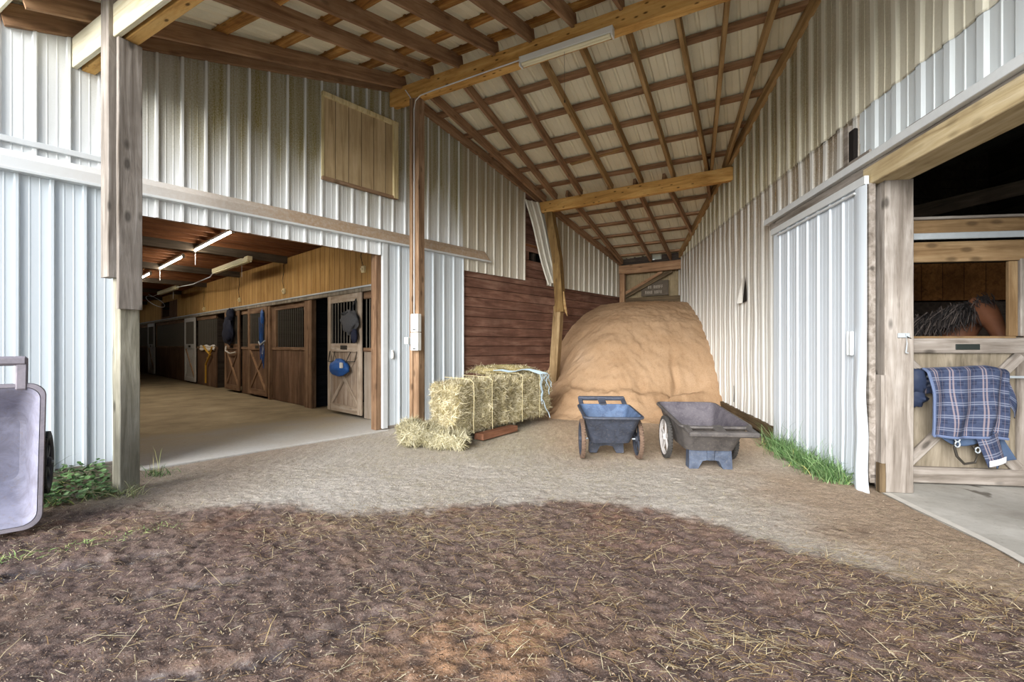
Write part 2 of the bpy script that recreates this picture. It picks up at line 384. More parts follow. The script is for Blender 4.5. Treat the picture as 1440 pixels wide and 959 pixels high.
# track cover along the wall
b = B()
pr = [(0, 3.10), (-.045, 3.10), (-.085, 3.03), (-.085, 2.93), (0, 2.93)]
def extrude(b, pr, s0, s1, cut=0):
    n = len(pr); vs = [(s0, y, z) for y, z in pr] + [(s1 - (cut if z > 3.0 else 0), y, z) for y, z in pr]
    fs = [tuple(range(n)), tuple(range(2 * n - 1, n - 1, -1))] + [(i, n + i, n + (i + 1) % n, (i + 1) % n) for i in range(n)]
    b.add(vs, fs)
extrude(b, pr, 1.0, 11.76, .12); obj('trim_1', b, BAND, F=FL, kind='structure')
b = B(); b.box(1.0, 11.77, -.095, 0, 2.905, 2.932, .003); obj('trim_2', b, WHT, F=FL, kind='structure')
b = B(); b.box(1.0, 6.42, -.05, -.02, 3.17, 3.225, .004); obj('trim_3', b, WHT, F=FL, kind='structure')
b = B(); b.box(9.44, 9.53, -.035, .02, .02, 2.91, .004); obj('trim_4', b, WHT, F=FL, kind='structure')
b = B(); b.box(9.53, 11.12, -.012, .03, 0, .05, .004); b.box(1, 6.42, -.01, .05, 0.0, .12, .004); obj('trim_5', b, W_GREY, F=FL, kind='structure')
b = B(); b.box(11.11, 11.135, -.02, .03, .02, 2.69, .002); obj('trim_6', b, WHT, F=FL, kind='structure')
bar('trim_7', (9.40, .09, 0), (9.40, .09, 2.74), .14, .10, W_STALLX, F=FL, kind='structure', up=(1, 0, 0))
bar('trim_8', (6.35, .09, 2.78), (9.45, .09, 2.78), .14, .10, W_BROWN, F=FL, kind='structure')
# boarded loft hatch
t = thing('loft_hatch', 'boarded plywood loft hatch with pale wooden frame high on the ribbed wall', 'hatch', FL, (9.08, -.03, 3.63)); o_ = (9.08, -.03, 3.63)
b = B(); b.box(8.50, 9.66, -.035, -.012, 3.66, 4.83, .002); obj('plywood_panel', b, W_HATCH, t, FL, origin=o_)
b = B(); b.box(8.47, 9.70, -.075, -.02, 4.78, 4.845, .004); b.box(9.61, 9.69, -.085, -.02, 3.63, 4.80, .004); b.box(8.47, 8.505, -.05, -.02, 3.63, 4.80, .004)
obj('frame', b, wood('pale_hatch_trim', srgb(170, 150, 104), srgb(214, 200, 156), srgb(226, 216, 178), axis='Z', blotch=.2), t, FL, origin=o_)
b = B(); b.box(8.47, 9.69, -.075, -.02, 3.62, 3.665, .004); obj('sill', b, W_POST, t, FL, origin=o_)
# little latch on the wall
b = B(); b.box(9.60, 9.635, -.035, -.005, 1.10, 1.24, .006); b.box(9.605, 9.63, -.05, -.03, 1.12, 1.20, .006)
tag(obj('wall_hook', b, WHT_B, F=FL), 'small white latch on the ribbed wall beside the barn opening', 'latch')

# ================================================================== RIGHT BARN WALL
b = B()
sheet(b, 4.42, 12.2, lambda s: .14 + .05 * max(0, s - 6) if s > 6.1 else .05, 3.60, sign=1, pitch=.277, phase=.05, prof=RIB_R, nz=24,
      warp=lambda p: Vector((p.x + .012 * noise.noise((p.x * 2, 0, p.z * 1.2)), p.y + .014 * noise.noise((p.x * 1.7, 3, p.z * 1.4)), p.z)))
obj('wall_right', b, ST_R, F=FR, kind='structure')
b = B(); sheet(b, .6, 4.44, 2.95, 3.575, y=.006, sign=1, pitch=.277, phase=.05, prof=RIB_R); obj('wall_right', b, ST_RC, F=FR, kind='structure')
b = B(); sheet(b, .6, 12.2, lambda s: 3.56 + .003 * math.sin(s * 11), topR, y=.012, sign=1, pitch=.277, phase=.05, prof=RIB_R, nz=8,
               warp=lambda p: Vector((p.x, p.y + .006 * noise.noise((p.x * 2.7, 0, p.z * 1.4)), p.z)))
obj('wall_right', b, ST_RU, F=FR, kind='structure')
b = B(); b.box(-3, 12.4, -.12, -.03, 2.80, 5.6, 0); b.box(4.1, 12.4, -.12, -.03, 0, 2.8, 0); obj('wall_right_lining', b, W_DARK, F=FR, kind='structure')
bar('trim_9', (6.0, .0, .10), (9.4, .0, .22), .10, .16, W_END, F=FR, kind='structure', rough=.15)
b = B(); b.add([(7.24, .031, 2.02), (7.42, .031, 2.00), (7.30, .031, 2.42), (7.25, .031, 2.2)], [(0, 1, 2, 3)]); b.add([(7.80, .031, .34), (7.84, .031, .34), (7.83, .031, .62), (7.81, .031, .62)], [(0, 1, 2, 3)])
obj('wall_right_tear', b, BOX_BLACK, F=FR, kind='structure')
b = B(); b.grid(lambda u, v: Vector((7.42 + .12 * u * (1 - v), .03 + .07 * math.sin(u * 2.2) * (1 - v), 2.0 + .42 * v)), 6, 6); o = obj('wall_right_flap', b, ST_R, F=FR, kind='structure'); o.modifiers.new('t', 'SOLIDIFY').thickness = .003
# track and header over the door and the big opening
b = B(); b.box(-1.5, 6.37, .02, .12, 2.985, 3.06, .004); obj('trim_10', b, WHT, F=FR, kind='structure')
b = B(); b.box(-1.5, 6.30, .03, .07, 2.90, 2.985, .004); obj('trim_11', b, W_GREY, F=FR, kind='structure')
bar('trim_12', (-1.5, -.07, 2.88), (4.27, -.07, 2.88), .28, .17, wood('pale_header_wood', srgb(150, 130, 96), srgb(196, 178, 140), srgb(214, 200, 168), knots=.3), F=FR, kind='structure')
b = B(); b.box(4.2, 4.75, .035, .055, 3.05, 3.13, .004); b.box(5.9, 6.35, .03, .06, 3.05, 3.10, .004); b.box(3.2, 3.75, .03, .05, 3.05, 3.11, .004); obj('trim_13', b, W_GREY, F=FR, kind='structure')
b = B(); b.box(4.44, 4.54, -.02, .05, 3.12, 3.44, .01); obj('wall_right_hole_black', b, BOX_BLACK, F=FR, kind='structure')  # black box painted as the dark inside of a hole in the wall
b = B(); b.box(4.525, 4.60, .0, .056, 3.1, 3.5, .004); obj('trim_15', b, W_GREY, F=FR, kind='structure')
# white sliding door
DO = (5.1, .10, 0.)
t = thing('sliding_door', 'white ribbed metal sliding barn door hanging from a track, bent bottom corner', 'door', FR, DO)
def dwarp(p):
    k = max(0, 1 - (p.x - 4.15) / .5) * max(0, 1 - p.z / 1.5)
    q = max(0, 1 - (p.x - 4.15) / .8) * max(0, 1 - p.z / .5)
    return Vector((p.x - .10 * k * k + .02 * math.sin(p.z * 9) * k, p.y + .05 * k * (1 + .4 * math.sin(p.x * 30)) , p.z - .05 * q + .012 * math.sin(p.x * 23) * (p.z < .05)))
b = B(); sheet(b, 4.30, 6.13, lambda s: .02 + .02 * (s - 4.2), 2.80, y=.09, sign=1, prof=[(f_, h_ * .6) for f_, h_ in RIB], pitch=.232, phase=4.54, nz=40, warp=dwarp)
o = obj('ribbed_sheet', b, ST_DOOR, t, FR, origin=DO)
b = B(); b.grid(lambda u, v: dwarp(Vector((4.15 + .17 * u, .105 + .012 * math.sin(u * math.pi), .0 + 2.84 * v))), 6, 40)
o = obj('edge_flashing', b, ST_DOOR, t, FR, origin=DO); sm = o.modifiers.new('t', 'SOLIDIFY'); sm.thickness = .006
b = B(); b.box(4.15, 6.13, .085, .125, 2.79, 2.87, .004); b.box(4.30, 5.95, .10, .13, 2.745, 2.765, .004); obj('top_rail', b, WHT, t, FR, origin=DO)
b = B(); b.box(4.15, 6.13, .03, .08, .06, .14, .004); b.box(4.15, 4.2, .03, .085, .1, 2.8, .004); b.box(6.08, 6.13, .03, .085, .1, 2.8, .004); obj('frame', b, W_GREY, t, FR, origin=DO)
b = B(); b.box(4.325, 4.415, .115, .122, 1.22, 1.45, .003); b.box(4.325, 4.342, .118, .145, 1.22, 1.45, .004); b.box(4.398, 4.415, .118, .135, 1.22, 1.45, .004); obj('pull_handle', b, WHT, t, FR, origin=DO)
# jamb post at the opening
t = thing('door_post', 'weathered grey wooden door post right of the white sliding door', 'post', FR, (4.16, -.13, 0)); PO = (4.16, -.13, 0)
bar('post_board', (4.16, -.125, 0), (4.16, -.125, 2.80), .235, .14, W_GREY, t, FR, PO, up=(1, 0, 0), rough=.02)
bar('edge_board', (4.12, .015, .05), (4.12, .015, 1.05), .035, .10, W_GREY, t, FR, PO, up=(1, 0, 0), rough=.1)
bar('foot_block', (4.10, .02, 0), (4.10, .02, .26), .05, .06, W_END, t, FR, PO, up=(1, 0, 0), rough=.1)
# hasp latch
t = thing('gate_latch', 'galvanised hasp and hanging pin on the grey door post', 'latch', FR, (4.08, -.17, 1.38)); HO = (4.08, -.17, 1.38)
b = B(); b.box(4.075, 4.085, -.20, -.105, 1.385, 1.425, .003); obj('hasp', b, GALV, t, FR, origin=HO)
b = B(); b.tube([(4.068, -.165, 1.42), (4.06, -.166, 1.33), (4.064, -.16, 1.25)], .005); b.tube([(4.064, -.16, 1.25), (4.064, -.18, 1.248)], .004); obj('pin', b, GALV, t, FR, origin=HO)
b = B(); b.tube([(4.07, -.17, 1.395), (4.10, -.24, 1.37), (4.38, -.40, 1.37)], .004); obj('chain', b, IRON, t, FR, origin=HO)

# ================================================================== END WALL
pA, pB = Vector((3.03, 12.60, 0)), Vector((4.46, 11.62, 0))
dE = (pB - pA).normalized(); FE = Matrix.Translation(pA) @ Matrix.Rotation(math.atan2(dE.y, dE.x), 4, 'Z'); LE = (pB - pA).length
b = B()
for i, (z0, z1) in enumerate(((0, .8), (.8, 1.6), (1.6, 2.0), (2.0, 2.32), (2.32, 2.62))): b.box(0, LE, .04, .09, z0, z1 - .006, .005)
obj('wall_rear', b, W_END, F=FE, kind='structure')
b = B(); sheet(b, .0, LE, 2.5, 3.35, y=.25, pitch=.18, phase=0, prof=RIB_R); obj('wall_rear', b, plain('dull_tan_sheet', srgb(150, 134, 104), .7, var=.5, scale=4), F=FE, kind='structure')
b = B(); b.box(-.3, LE + .4, .5, .54, 0, 3.2, 0); obj('wall_rear_lining', b, BOX_BLACK, F=FE, kind='structure')
tag(bar('rear_beam', (-.05, 0, 3.40), (LE + .02, 0, 3.40), .14, .24, W_BROWN, F=FE, rough=.06), 'rough brown beam across the back wall above the sawdust pile', 'beam')
b = B(); b.box(0, .85, .02, .10, 3.5, 3.78, .004); b.box(1.12, LE + .1, .02, .10, 3.5, 3.72, .004); b.box(.3, 1.3, .12, .2, 3.5, 3.62, .004); obj('wall_rear', b, W_DARK, F=FE, kind='structure')
bar('trim_16', (.06, .0, 0), (.06, .0, 3.3), .12, .14, W_BROWN, F=FE, kind='structure', up=(1, 0, 0))
bar('trim_17', (LE - .10, .1, 2.6), (LE - .10, .1, 3.3), .06, .10, W_BROWN, F=FE, kind='structure', up=(1, 0, 0))
tag(bar('slanted_board', (.12, .02, 2.66), (LE - .35, .05, 3.27), .03, .09, W_END, F=FE, rough=.1), 'lower grey board slanting across the back wall under the beam', 'board')
tag(bar('slanted_board', (.10, .05, 2.74), (LE - .62, .08, 3.27), .03, .08, W_BROWN, F=FE, rough=.1), 'upper brown board slanting across the back wall, behind the grey one', 'board')
t = thing('wall_sign', 'small dark sign with two lines of faded white lettering on the back wall', 'sign', FE, (.95, .03, 2.78)); WO = (.95, .03, 2.78)
b = B(); b.box(.55, 1.28, .10, .12, 2.65, 3.05, .003); obj('board', b, plain('faded_sign_board', srgb(92, 82, 70), .8, var=.5, scale=20), t, FE, origin=WO)
b = B(); rr = random.Random(3)
FADED = plain('faded_white_paint', srgb(184, 174, 160), .8, var=.6, scale=40)
for row, (z, xs0, nl) in enumerate(((2.84, .74, 8), (2.70, .66, 9))):
    b = B(); xx = xs0
    for k in range(nl):
        if k in ((2,) if row == 0 else (4,)): obj('word', b, FADED, t, FE, origin=WO); b = B(); xx += .045; continue
        w = .035
        b.box(xx, xx + .010, .092, .101, z, z + .085, 0); b.box(xx, xx + w, .092, .101, z + .036, z + .050, 0)
        if rr.random() < .8: b.box(xx + w - .010, xx + w, .092, .101, z, z + .085, 0)
        if rr.random() < .5: b.box(xx, xx + w, .092, .101, z + .073, z + .085, 0)
        xx += .052
    obj('word', b, FADED, t, FE, origin=WO)

# ================================================================== ROOF
b = B()
lo = min(m_range(1.38)[0], m_range(5.45)[0]) - .3; hi = m_range(1.38)[1] + .3
def in_walls(p): return outL(p) > -.02 and outR(p) > -.02
def strip(b, na, nb, k):
    ps = samples(-9.5, 4.2, .2294, .03, [(-.13, 0), (-.05, .02), (.05, .02), (.13, 0), (.47, 0), (.485, .005), (.515, .005), (.53, 0)]); seg = [na + (nb - na) * i / k for i in range(k + 1)]
    for (m0, h0), (m1, h1) in zip(ps[:-1], ps[1:]):
        for n0, n1 in zip(seg[:-1], seg[1:]):
            if in_walls(FN @ Vector(((m0 + m1) / 2, (n0 + n1) / 2, 0))):
                b.add([(m0, n0, deckz(n0) + PT + h0), (m1, n0, deckz(n0) + PT + h1), (m1, n1, deckz(n1) + PT + h1), (m0, n1, deckz(n1) + PT + h0)], [(0, 3, 2, 1)])
strip(b, 1.38, 5.45, 40); strip(b, 5.45, 12.75, 72)
obj('ceiling', b, ST_ROOF, F=FN, kind='structure')
ORD = ['first', 'second', 'third', 'fourth', 'fifth', 'sixth', 'seventh', 'eighth', 'ninth', 'tenth', 'eleventh', 'twelfth', 'thirteenth', 'fourteenth']
# purlins
fn = [1.62, 2.30, 2.90, 3.52, 4.12, 4.72, 5.26]; bn = [5.68, 6.28, 6.88, 7.48, 8.07, 8.70, 9.33, 9.95, 10.55, 11.13, 11.70, 12.25]
for i, n_ in enumerate(fn):
    a, c = m_range(n_, .03); z = deckz(n_) + PT / 2
    tag(bar('roof_purlin', (a, n_, z), (c, n_, z), .12, PT, W_ROT, F=FN, rough=.22, bev=.003), 'splintered orange-brown roof purlin, %s from the front eave on the front slope' % ORD[i], 'purlin', 'purlins of the front roof slope')
for i, n_ in enumerate(bn):
    a, c = m_range(n_, .03); z = deckz(n_) + PT / 2
    tag(bar('roof_purlin', (a, n_, z), (c, n_, z), .13, PT, W_BROWN, F=FN, rough=.05, bev=.003), 'brown roof purlin, %s behind the ridge beam on the rear slope' % ORD[i], 'purlin', 'purlins of the rear roof slope')
a = bar('roof_purlin', (-3.15, 8.18, deckz(8.2) + .03), (-2.0, 8.02, deckz(8.0) + .0), .10, .03, W_TAN, F=FN, rough=.2); tag(a, 'short loose board lying over the rafters, before the second yellow beam', 'board'); a.name = 'loose_board'
# rafters: (m0, n0) -> (m1, n1) undersides
def rafter(a, c, w, d, mat, label, group):
    p0 = Vector((a[0], a[1], roofz(a[1]) + d / 2)); p1 = Vector((c[0], c[1], roofz(c[1]) + d / 2))
    tag(bar('roof_rafter', p0, p1, w, d, mat, F=FN, rough=.03, bev=.004), label, 'rafter', group)
def mL(n, g): return m_range(n, g)[0]
def mR(n, g): return m_range(n, g)[1]
gf, gr, gb = 'rafters of the front roof slope', 'rafters between the ridge beam and the second beam', 'rafters behind the second beam'
rafter((mL(1.38, .03), 1.38), (mL(5.42, .03), 5.42), .045, .20, W_BROWN, 'dark brown front rafter running along the top of the left wall', gf)
fr = [(-4.76, -4.84), (-4.38, -4.30), (-3.86, -3.77), (-3.28, -3.17), (-2.62, -2.62), (-2.01, -2.03), (-1.42, -1.42), (-.82, -.82), (-.2, -.2), (.4, .4), (1.0, 1.0)]
for i, (a, c) in enumerate(fr):
    if i == 0: a = mL(1.9, .35)
    rafter((a, 1.40), (c, 5.42), .042, .19, W_BROWN, 'dark brown front rafter, %s out from the left wall rafter' % ORD[i], gf)
rafter((mL(5.48, .03), 5.48), (mL(12.5, .03), 12.5), .045, .17, W_BROWN, 'brown rear rafter running along the top of the left wall', gr)
rr_ = [((-4.62, 5.5), (-4.06, 9.0)), ((-3.95, 5.5), (-3.80, 9.0)), ((-3.27, 5.5), (-3.23, 9.0)), ((-2.65, 5.5), (-2.58, 9.0)), ((-2.07, 5.5), (-1.98, 9.0)), ((-1.45, 5.5), (-1.385, 9.0)), ((-.85, 5.5), (-.795, 9.0)), ((-.265, 5.5), (-.74, 9.0)), ((.30, 5.5), (-.53, 9.0))]
for i, (a, c) in enumerate(rr_):
    rafter(a, c, .055, .15, W_TAN if i > 2 else W_BROWN, 'rear rafter between the two yellow beams, %s in from the left wall' % ORD[i], gr)
rafter((mR(5.48, .04), 5.48), (mR(12.3, .04), 12.3), .06, .16, W_TAN, 'tan rear rafter running along the top of the right wall', gr)
for i, (a, c) in enumerate((((-3.52, 8.9), (-3.27, 12.4)), ((-2.62, 8.9), (-2.50, 12.4)), ((-2.11, 8.9), (-1.99, 12.4)), ((-1.56, 8.9), (-1.22, 12.2)), ((-.82, 8.9), (-.83, 9.8)))):
    rafter(a, c, .055, .14, W_BROWN, 'narrow rafter behind the second yellow beam, %s from the left wall' % ORD[i], gb)
# beams
tag(bar('ridge_beam', (-1.93, 7.20, 5.205), (3.56, 4.22, 5.205), .14, .25, W_YEL, rough=.02), 'long knotty yellow ridge beam under the roof peak, with the white lamp on it', 'beam')
tag(bar('cross_beam', (.60, 9.93, 4.315), (3.92, 7.88, 4.315), .12, .235, W_YEL, rough=.03), 'shorter knotty yellow beam across the roof above the sawdust pile', 'beam')
t = thing('front_beam', 'cream painted double beam crossing the top of the left front post', 'beam', FW, (-3.6, 4.05, 4.05)); FO = (-3.6, 4.05, 4.05)
d_ = Vector((.874, -.487, 0)); nn = Vector((.487, .874, 0)); p0 = Vector((-4.39, 4.50, 4.195)); 
bar('front_ply', p0, p0 + d_ * 7.9, .045, .29, W_PAINT, t, FW, FO); bar('rear_ply', p0 + nn * .10 - d_ * .05, p0 + nn * .10 + d_ * 7.9, .10, .285, W_YEL, t, FW, FO)
# eave fascia
a, c = m_range(1.36)
bar('trim_18', (a - .3, 1.36, deckz(1.36) + .0), (c, 1.36, deckz(1.36) + .0), .03, .2, W_PAINT, F=FN, kind='structure')

# ================================================================== POSTS
u1, u2 = Vector((-.487, -.874, 0)), Vector((.874, -.487, 0))        # post faces: front, right
t = thing('front_post', 'weathered grey post with nailed splice boards left of the barn opening', 'post', FW, (-3.52, 4.12, 0)); QO = Vector((-3.52, 4.12, 0)); c0 = QO.copy()
bar('lower_post', c0, c0 + Vector((0, 0, 4.03)), .15, .15, wood('knotty_grey_post', srgb(96, 92, 80), srgb(152, 148, 132), srgb(186, 182, 168), knots=.8, bump=.6), t, FW, QO, up=u1, rough=.05)
s1 = c0 + u2 * .095 + u1 * .01
bar('splice_board', s1 + Vector((0, 0, 1.64)), s1 + Vector((0, 0, 4.04)), .18, .04, W_GREY, t, FW, QO, up=u2, rough=.02)
s2 = c0 + u1 * .115 - u2 * .02
bar('splice_board', s2 + Vector((0, 0, 1.92)), s2 + Vector((0, 0, 4.75)), .15, .07, W_GREY, t, FW, QO, up=u1, rough=.02)
PC = Vector((-1.445, 6.93, 0))
t = thing('centre_post', 'tall brown square post beside the hay, holding up the ridge beam', 'post', FW, PC)
bar('main_timber', PC, PC + Vector((0, 0, 5.08)), .15, .14, W_POST, t, FW, PC, up=u1, rough=.02)
pb = PC + u1 * .075 - u2 * .055
bar('side_board', pb + Vector((0, 0, .0)), pb + Vector((0, 0, 5.07)), .06, .05, W_POST, t, FW, PC, up=u1, rough=.02)
# conduit and boxes
t = thing('electrical_conduit', 'thin pale cable running up the centre post and along the ridge beam', 'cable', FW, PC + u1 * .10 + Vector((0, 0, 1.8))); CO = PC + u1 * .10 + Vector((0, 0, 1.8))
c1 = PC + u1 * .085 + u2 * .0
b = B(); b.tube([c1 + Vector((0, 0, z)) for z in (1.75, 3, 4.9)] + [c1 + Vector((0, 0, 5.02)) + u2 * .03, c1 + Vector((0, 0, 5.075)) + u2 * .12] + [c1 + u2 * q + Vector((0, 0, 5.085)) for q in (.4, 1.2, 2.25)], .009, 6)
obj('riser', b, TRIM, t, FW, origin=CO)
c2 = c1 - u2 * .035
b = B(); b.tube([c2 + Vector((0, 0, z)) for z in (1.4, 3, 4.95)] + [c2 + Vector((0, 0, 5.10)) - u2 * .04, c2 + Vector((0, 0, 5.22)) - u2 * .12 + u1 * .02], .009, 6)
obj('branch', b, TRIM, t, FW, origin=CO)
fE = Matrix.Translation(PC) @ Matrix.Rotation(math.atan2(u2.y, u2.x), 4, 'Z')   # x to the right face, y backwards
t = thing('electrical_box', 'pair of white electrical panels stacked on the centre post', 'electrical box', fE, (.07, -.12, 1.24)); EO = (.07, -.12, 1.24)
b = B(); b.box(.0, .145, -.17, -.085, 1.235, 1.505, .008); panel_low = obj('lower_panel', b, WHT_B, t, fE, origin=EO)
b = B(); b.box(.0, .145, -.17, -.085, 1.515, 1.785, .008); panel_up = obj('upper_panel', b, WHT_B, t, fE, origin=EO)
for q_ in ((.05, .10, -.176, -.168, 1.255, 1.268), (.05, .10, -.176, -.168, 1.54, 1.553), (-.006, .004, -.14, -.11, 1.62, 1.67), (-.006, .004, -.14, -.11, 1.33, 1.38)): obj('catch', B().box(*q_, .002), BLACK, panel_up if q_[4] > 1.5 else panel_low, fE, origin=EO)
b = B(); b.box(-.125, -.045, -.17, -.10, 1.33, 1.435, .006); tag(obj('junction_box', b, plain('pale_grey_box', srgb(200, 206, 206), .5, var=.05), F=fE), 'small grey junction box left of the white electrical panels', 'electrical box')
# leaning post, broken at the knee
b = B()
def leanpost(pts, w, sd):
    n = 10; vs = []; fs = []
    seg = []
    for (a, c) in zip(pts[:-1], pts[1:]):
        for i in range(n): seg.append(a.lerp(c, i / n))
    seg.append(pts[-1])
    for i, p in enumerate(seg):
        k = 1 + .10 * noise.noise((p.z * 2.2, sd, 0))
        for sx, sy in ((-1, -1), (-.7, -1), (.7, -1), (1, -1), (1, 1), (-1, 1)):
            v = p + (u2 * sx + u1 * -sy) * (w / 2 * k); vs.append(v)
    m_ = 6
    for i in range(len(seg) - 1):
        for k in range(m_): fs.append((i * m_ + k, i * m_ + (k + 1) % m_, (i + 1) * m_ + (k + 1) % m_, (i + 1) * m_ + k))
    fs += [tuple(range(m_ - 1, -1, -1)), tuple((len(seg) - 1) * m_ + k for k in range(m_))]
    return vs, fs
LP0 = Vector((.86, 9.62, 0))
t = thing('leaning_post', 'cracked brown post bent at the middle, leaning under the second yellow beam', 'post', FW, LP0)
b = B(); b.add(*leanpost([LP0, Vector((1.0, 9.66, 2.15))], .17, 1)); obj('lower_half', b, wood('cracked_post_wood', srgb(96, 76, 50), srgb(146, 122, 88), srgb(170, 148, 112), axis='Z', knots=.4, bump=.7), t, FW, origin=LP0)
b = B(); b.add(*leanpost([Vector((1.04, 9.62, 2.02)), Vector((.98, 9.76, 3.2)), Vector((.82, 9.86, 4.2))], .18, 5)); obj('upper_half', b, wood('cracked_post_top', srgb(88, 66, 38), srgb(132, 106, 66), srgb(156, 130, 86), axis='Z', knots=.4, bump=.7), t, FW, origin=LP0)
b = B(); b.tube([Vector((1.09, 9.56, 2.45)), Vector((1.12, 9.55, 2.1)), Vector((1.17, 9.54, 1.93))], [.01, .035, .008], 5); obj('splinter', b, W_TAN, t, FW, origin=LP0)
# loose hanging sheet
t = thing('loose_metal_sheet', 'loose ribbed metal sheet hanging askew behind the leaning post', 'metal sheet', FL, (13.2, -.1, 3.5)); LO = (13.2, -.1, 3.5)
b = B(); ps = samples(0, .75, .2294, .02, RIB); vs = []; fs = []
TL_, TR_, BL_, BR_ = Vector((12.80, -.05, 4.37)), Vector((13.45, -.04, 4.44)), Vector((13.40, -.20, 2.63)), Vector((13.86, -.22, 2.78))
for s_, h_ in ps:
    for j in range(9):
        q = TL_.lerp(TR_, s_ / .75).lerp(BL_.lerp(BR_, s_ / .75), j / 8); q.y -= h_ * 1.3 + .02 * math.sin(j * .8); vs.append(q)
for i in range(len(ps) - 1):
    for j in range(8): fs.append((i * 9 + j, (i + 1) * 9 + j, (i + 1) * 9 + j + 1, i * 9 + j + 1))
b.add(vs, fs); o = obj('sheet', b, ST_REAR, t, FL, origin=LO); sm = o.modifiers.new('t', 'SOLIDIFY'); sm.thickness = .003
# strip light on the ridge beam
fB = Matrix.Translation((-1.886, 7.17, 0)) @ Matrix.Rotation(math.atan2(-2.98, 5.49), 4, 'Z')
t = thing('strip_light', 'white unlit fluorescent strip light fixed on the yellow ridge beam', 'lamp', fB, (2.95, -.13, 5.1)); SO = (2.95, -.13, 5.1)
b = B(); b.box(2.33, 3.57, -.14, -.055, 5.03, 5.115, .008); obj('housing', b, WHT_B, t, fB, origin=SO)
for y_ in (-.12, -.075): obj('tube', B().tube([(2.36, y_, 5.012), (3.54, y_, 5.012)], .019, 10), TUBE_OFF, t, fB, origin=SO)
for x0 in (2.325, 3.555): obj('end_cap', B().box(x0, x0 + .02, -.145, -.05, 4.985, 5.11, .004), WHT_B, t, fB, origin=SO)
b = B(); b.tube([(2.95, -.10, 5.03), (2.953, -.10, 4.4)], .002, 5); b.lathe([(0, 4.36), (.008, 4.365), (.010, 4.385), (.004, 4.40), (0, 4.40)], 8, 'Z', (2.953, -.10, 0)); obj('pull_cord', b, IRON, t, fB, origin=SO)

# ================================================================== STABLE AISLE (frame FL)
SX = 9.80
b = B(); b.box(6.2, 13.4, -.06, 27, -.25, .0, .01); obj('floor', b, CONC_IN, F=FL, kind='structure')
b = B(); b.box(6.1, 13.4, .02, 27, 3.44, 3.48, 0)
for k in range(66): b.box(6.1, 10.0, .25 + .4 * k, .29 + .4 * k, 3.30, 3.44, .003)
obj('ceiling_stable', b, W_CEIL, F=FL, kind='structure')
for i, a in enumerate((1.35, 4.50, 7.66, 10.8, 13.95, 17.1, 20.2, 23.3)):
    tag(bar('ceiling_girder', (6.15, a, 3.27), (9.79, a, 3.27), .10, .20, W_DARKR, F=FL), 'dark girder across the stable aisle ceiling, %s from the big opening' % ORD[i], 'beam', 'girders under the stable ceiling')
b = B(); b.box(SX - .005, SX + .02, .14, 14.6, 2.36, 3.30, 0); b.box(SX - .005, SX + .02, 17.3, 27, 2.36, 3.30, 0); b.box(SX - .005, SX + .02, 14.6, 17.3, 3.05, 3.30, 0)
obj('wall_stable_right', b, W_PLY, F=FL, kind='structure')
b = B(); b.box(6.18, 6.26, .1, 27, 0, 3.3, 0); obj('wall_stable_left', b, W_STALL, F=FL, kind='structure')
b = B(); b.box(6.1, 13.5, 27, 27.1, 0, 3.4, 0); obj('wall_stable_end', b, W_STALL, F=FL, kind='structure')
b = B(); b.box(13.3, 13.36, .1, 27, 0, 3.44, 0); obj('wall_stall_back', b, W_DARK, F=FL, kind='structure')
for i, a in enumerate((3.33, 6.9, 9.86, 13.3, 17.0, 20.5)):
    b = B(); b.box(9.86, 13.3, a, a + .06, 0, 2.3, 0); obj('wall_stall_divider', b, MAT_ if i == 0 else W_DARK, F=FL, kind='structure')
b = B(); b.box(9.72, 9.80, .14, 27, 2.26, 2.36, .006); obj('trim_19', b, W_GREYZ, F=FL, kind='structure')
b = B(); b.box(9.70, 9.725, .14, 27, 2.33, 2.36, .003); obj('trim_20', b, GALV, F=FL, kind='structure')
def bars(t, o_, x, a0, a1, z0, z1, step=.105):
    n = max(2, int((a1 - a0) / step)); me = None
    for k in range(n):
        a = a0 + (a1 - a0) * (k + .5) / n
        if me is None:
            bb = B(); bb.tube([(0, 0, z0), (0, 0, z1)], .011, 6); me = bpy.data.meshes.new('bar'); me.from_pydata(bb.v, [], bb.f); me.materials.append(BARM)
        o = bpy.data.objects.new('bar', me); COL.objects.link(o); o.parent = t; o.location = (x - o_[0], a - o_[1], -o_[2])
def stall_panel(a0, a1, label, boards=W_STALL, win=None, ztop=2.26, low=1.2):
    o_ = (SX + .03, (a0 + a1) / 2, 0); t = thing('stall_partition', label, 'stall wall', FL, o_, 'fixed stall fronts along the stable aisle')
    t['kind'] = 'thing'
    b = B(); b.box(SX + .015, SX + .05, a0, a1, .01, low, .004); obj('lower_boards', b, boards, t, FL, origin=o_)
    w0, w1 = win or (a0, a1)
    bar('sill_rail', (SX + .03, a0, low + .035), (SX + .03, a1, low + .035), .07, .07, W_STALLX, t, FL, o_)
    bar('top_rail', (SX + .03, a0, ztop - .06), (SX + .03, a1, ztop - .06), .06, .12, W_STALLX, t, FL, o_)
    if win:
        for s0, s1 in ((a0, w0), (w1, a1)):
            if s1 - s0 > .02: bar('upright', (SX + .03, (s0 + s1) / 2, low + .07), (SX + .03, (s0 + s1) / 2, ztop - .12), s1 - s0, .06, W_STALLX, t, FL, o_, up=(1, 0, 0))
    bars(t, o_, SX + .035, w0, w1, low + .07, ztop - .12)
    return t
W_OLD = wood('worn_tan_door_boards', srgb(118, 98, 80), srgb(160, 142, 124), srgb(184, 170, 156), axis='Z', planks=('Y', .14, .003))
W_OLDX = wood('worn_tan_door_rail', srgb(122, 104, 86), srgb(172, 156, 138), srgb(194, 182, 168), knots=.3)
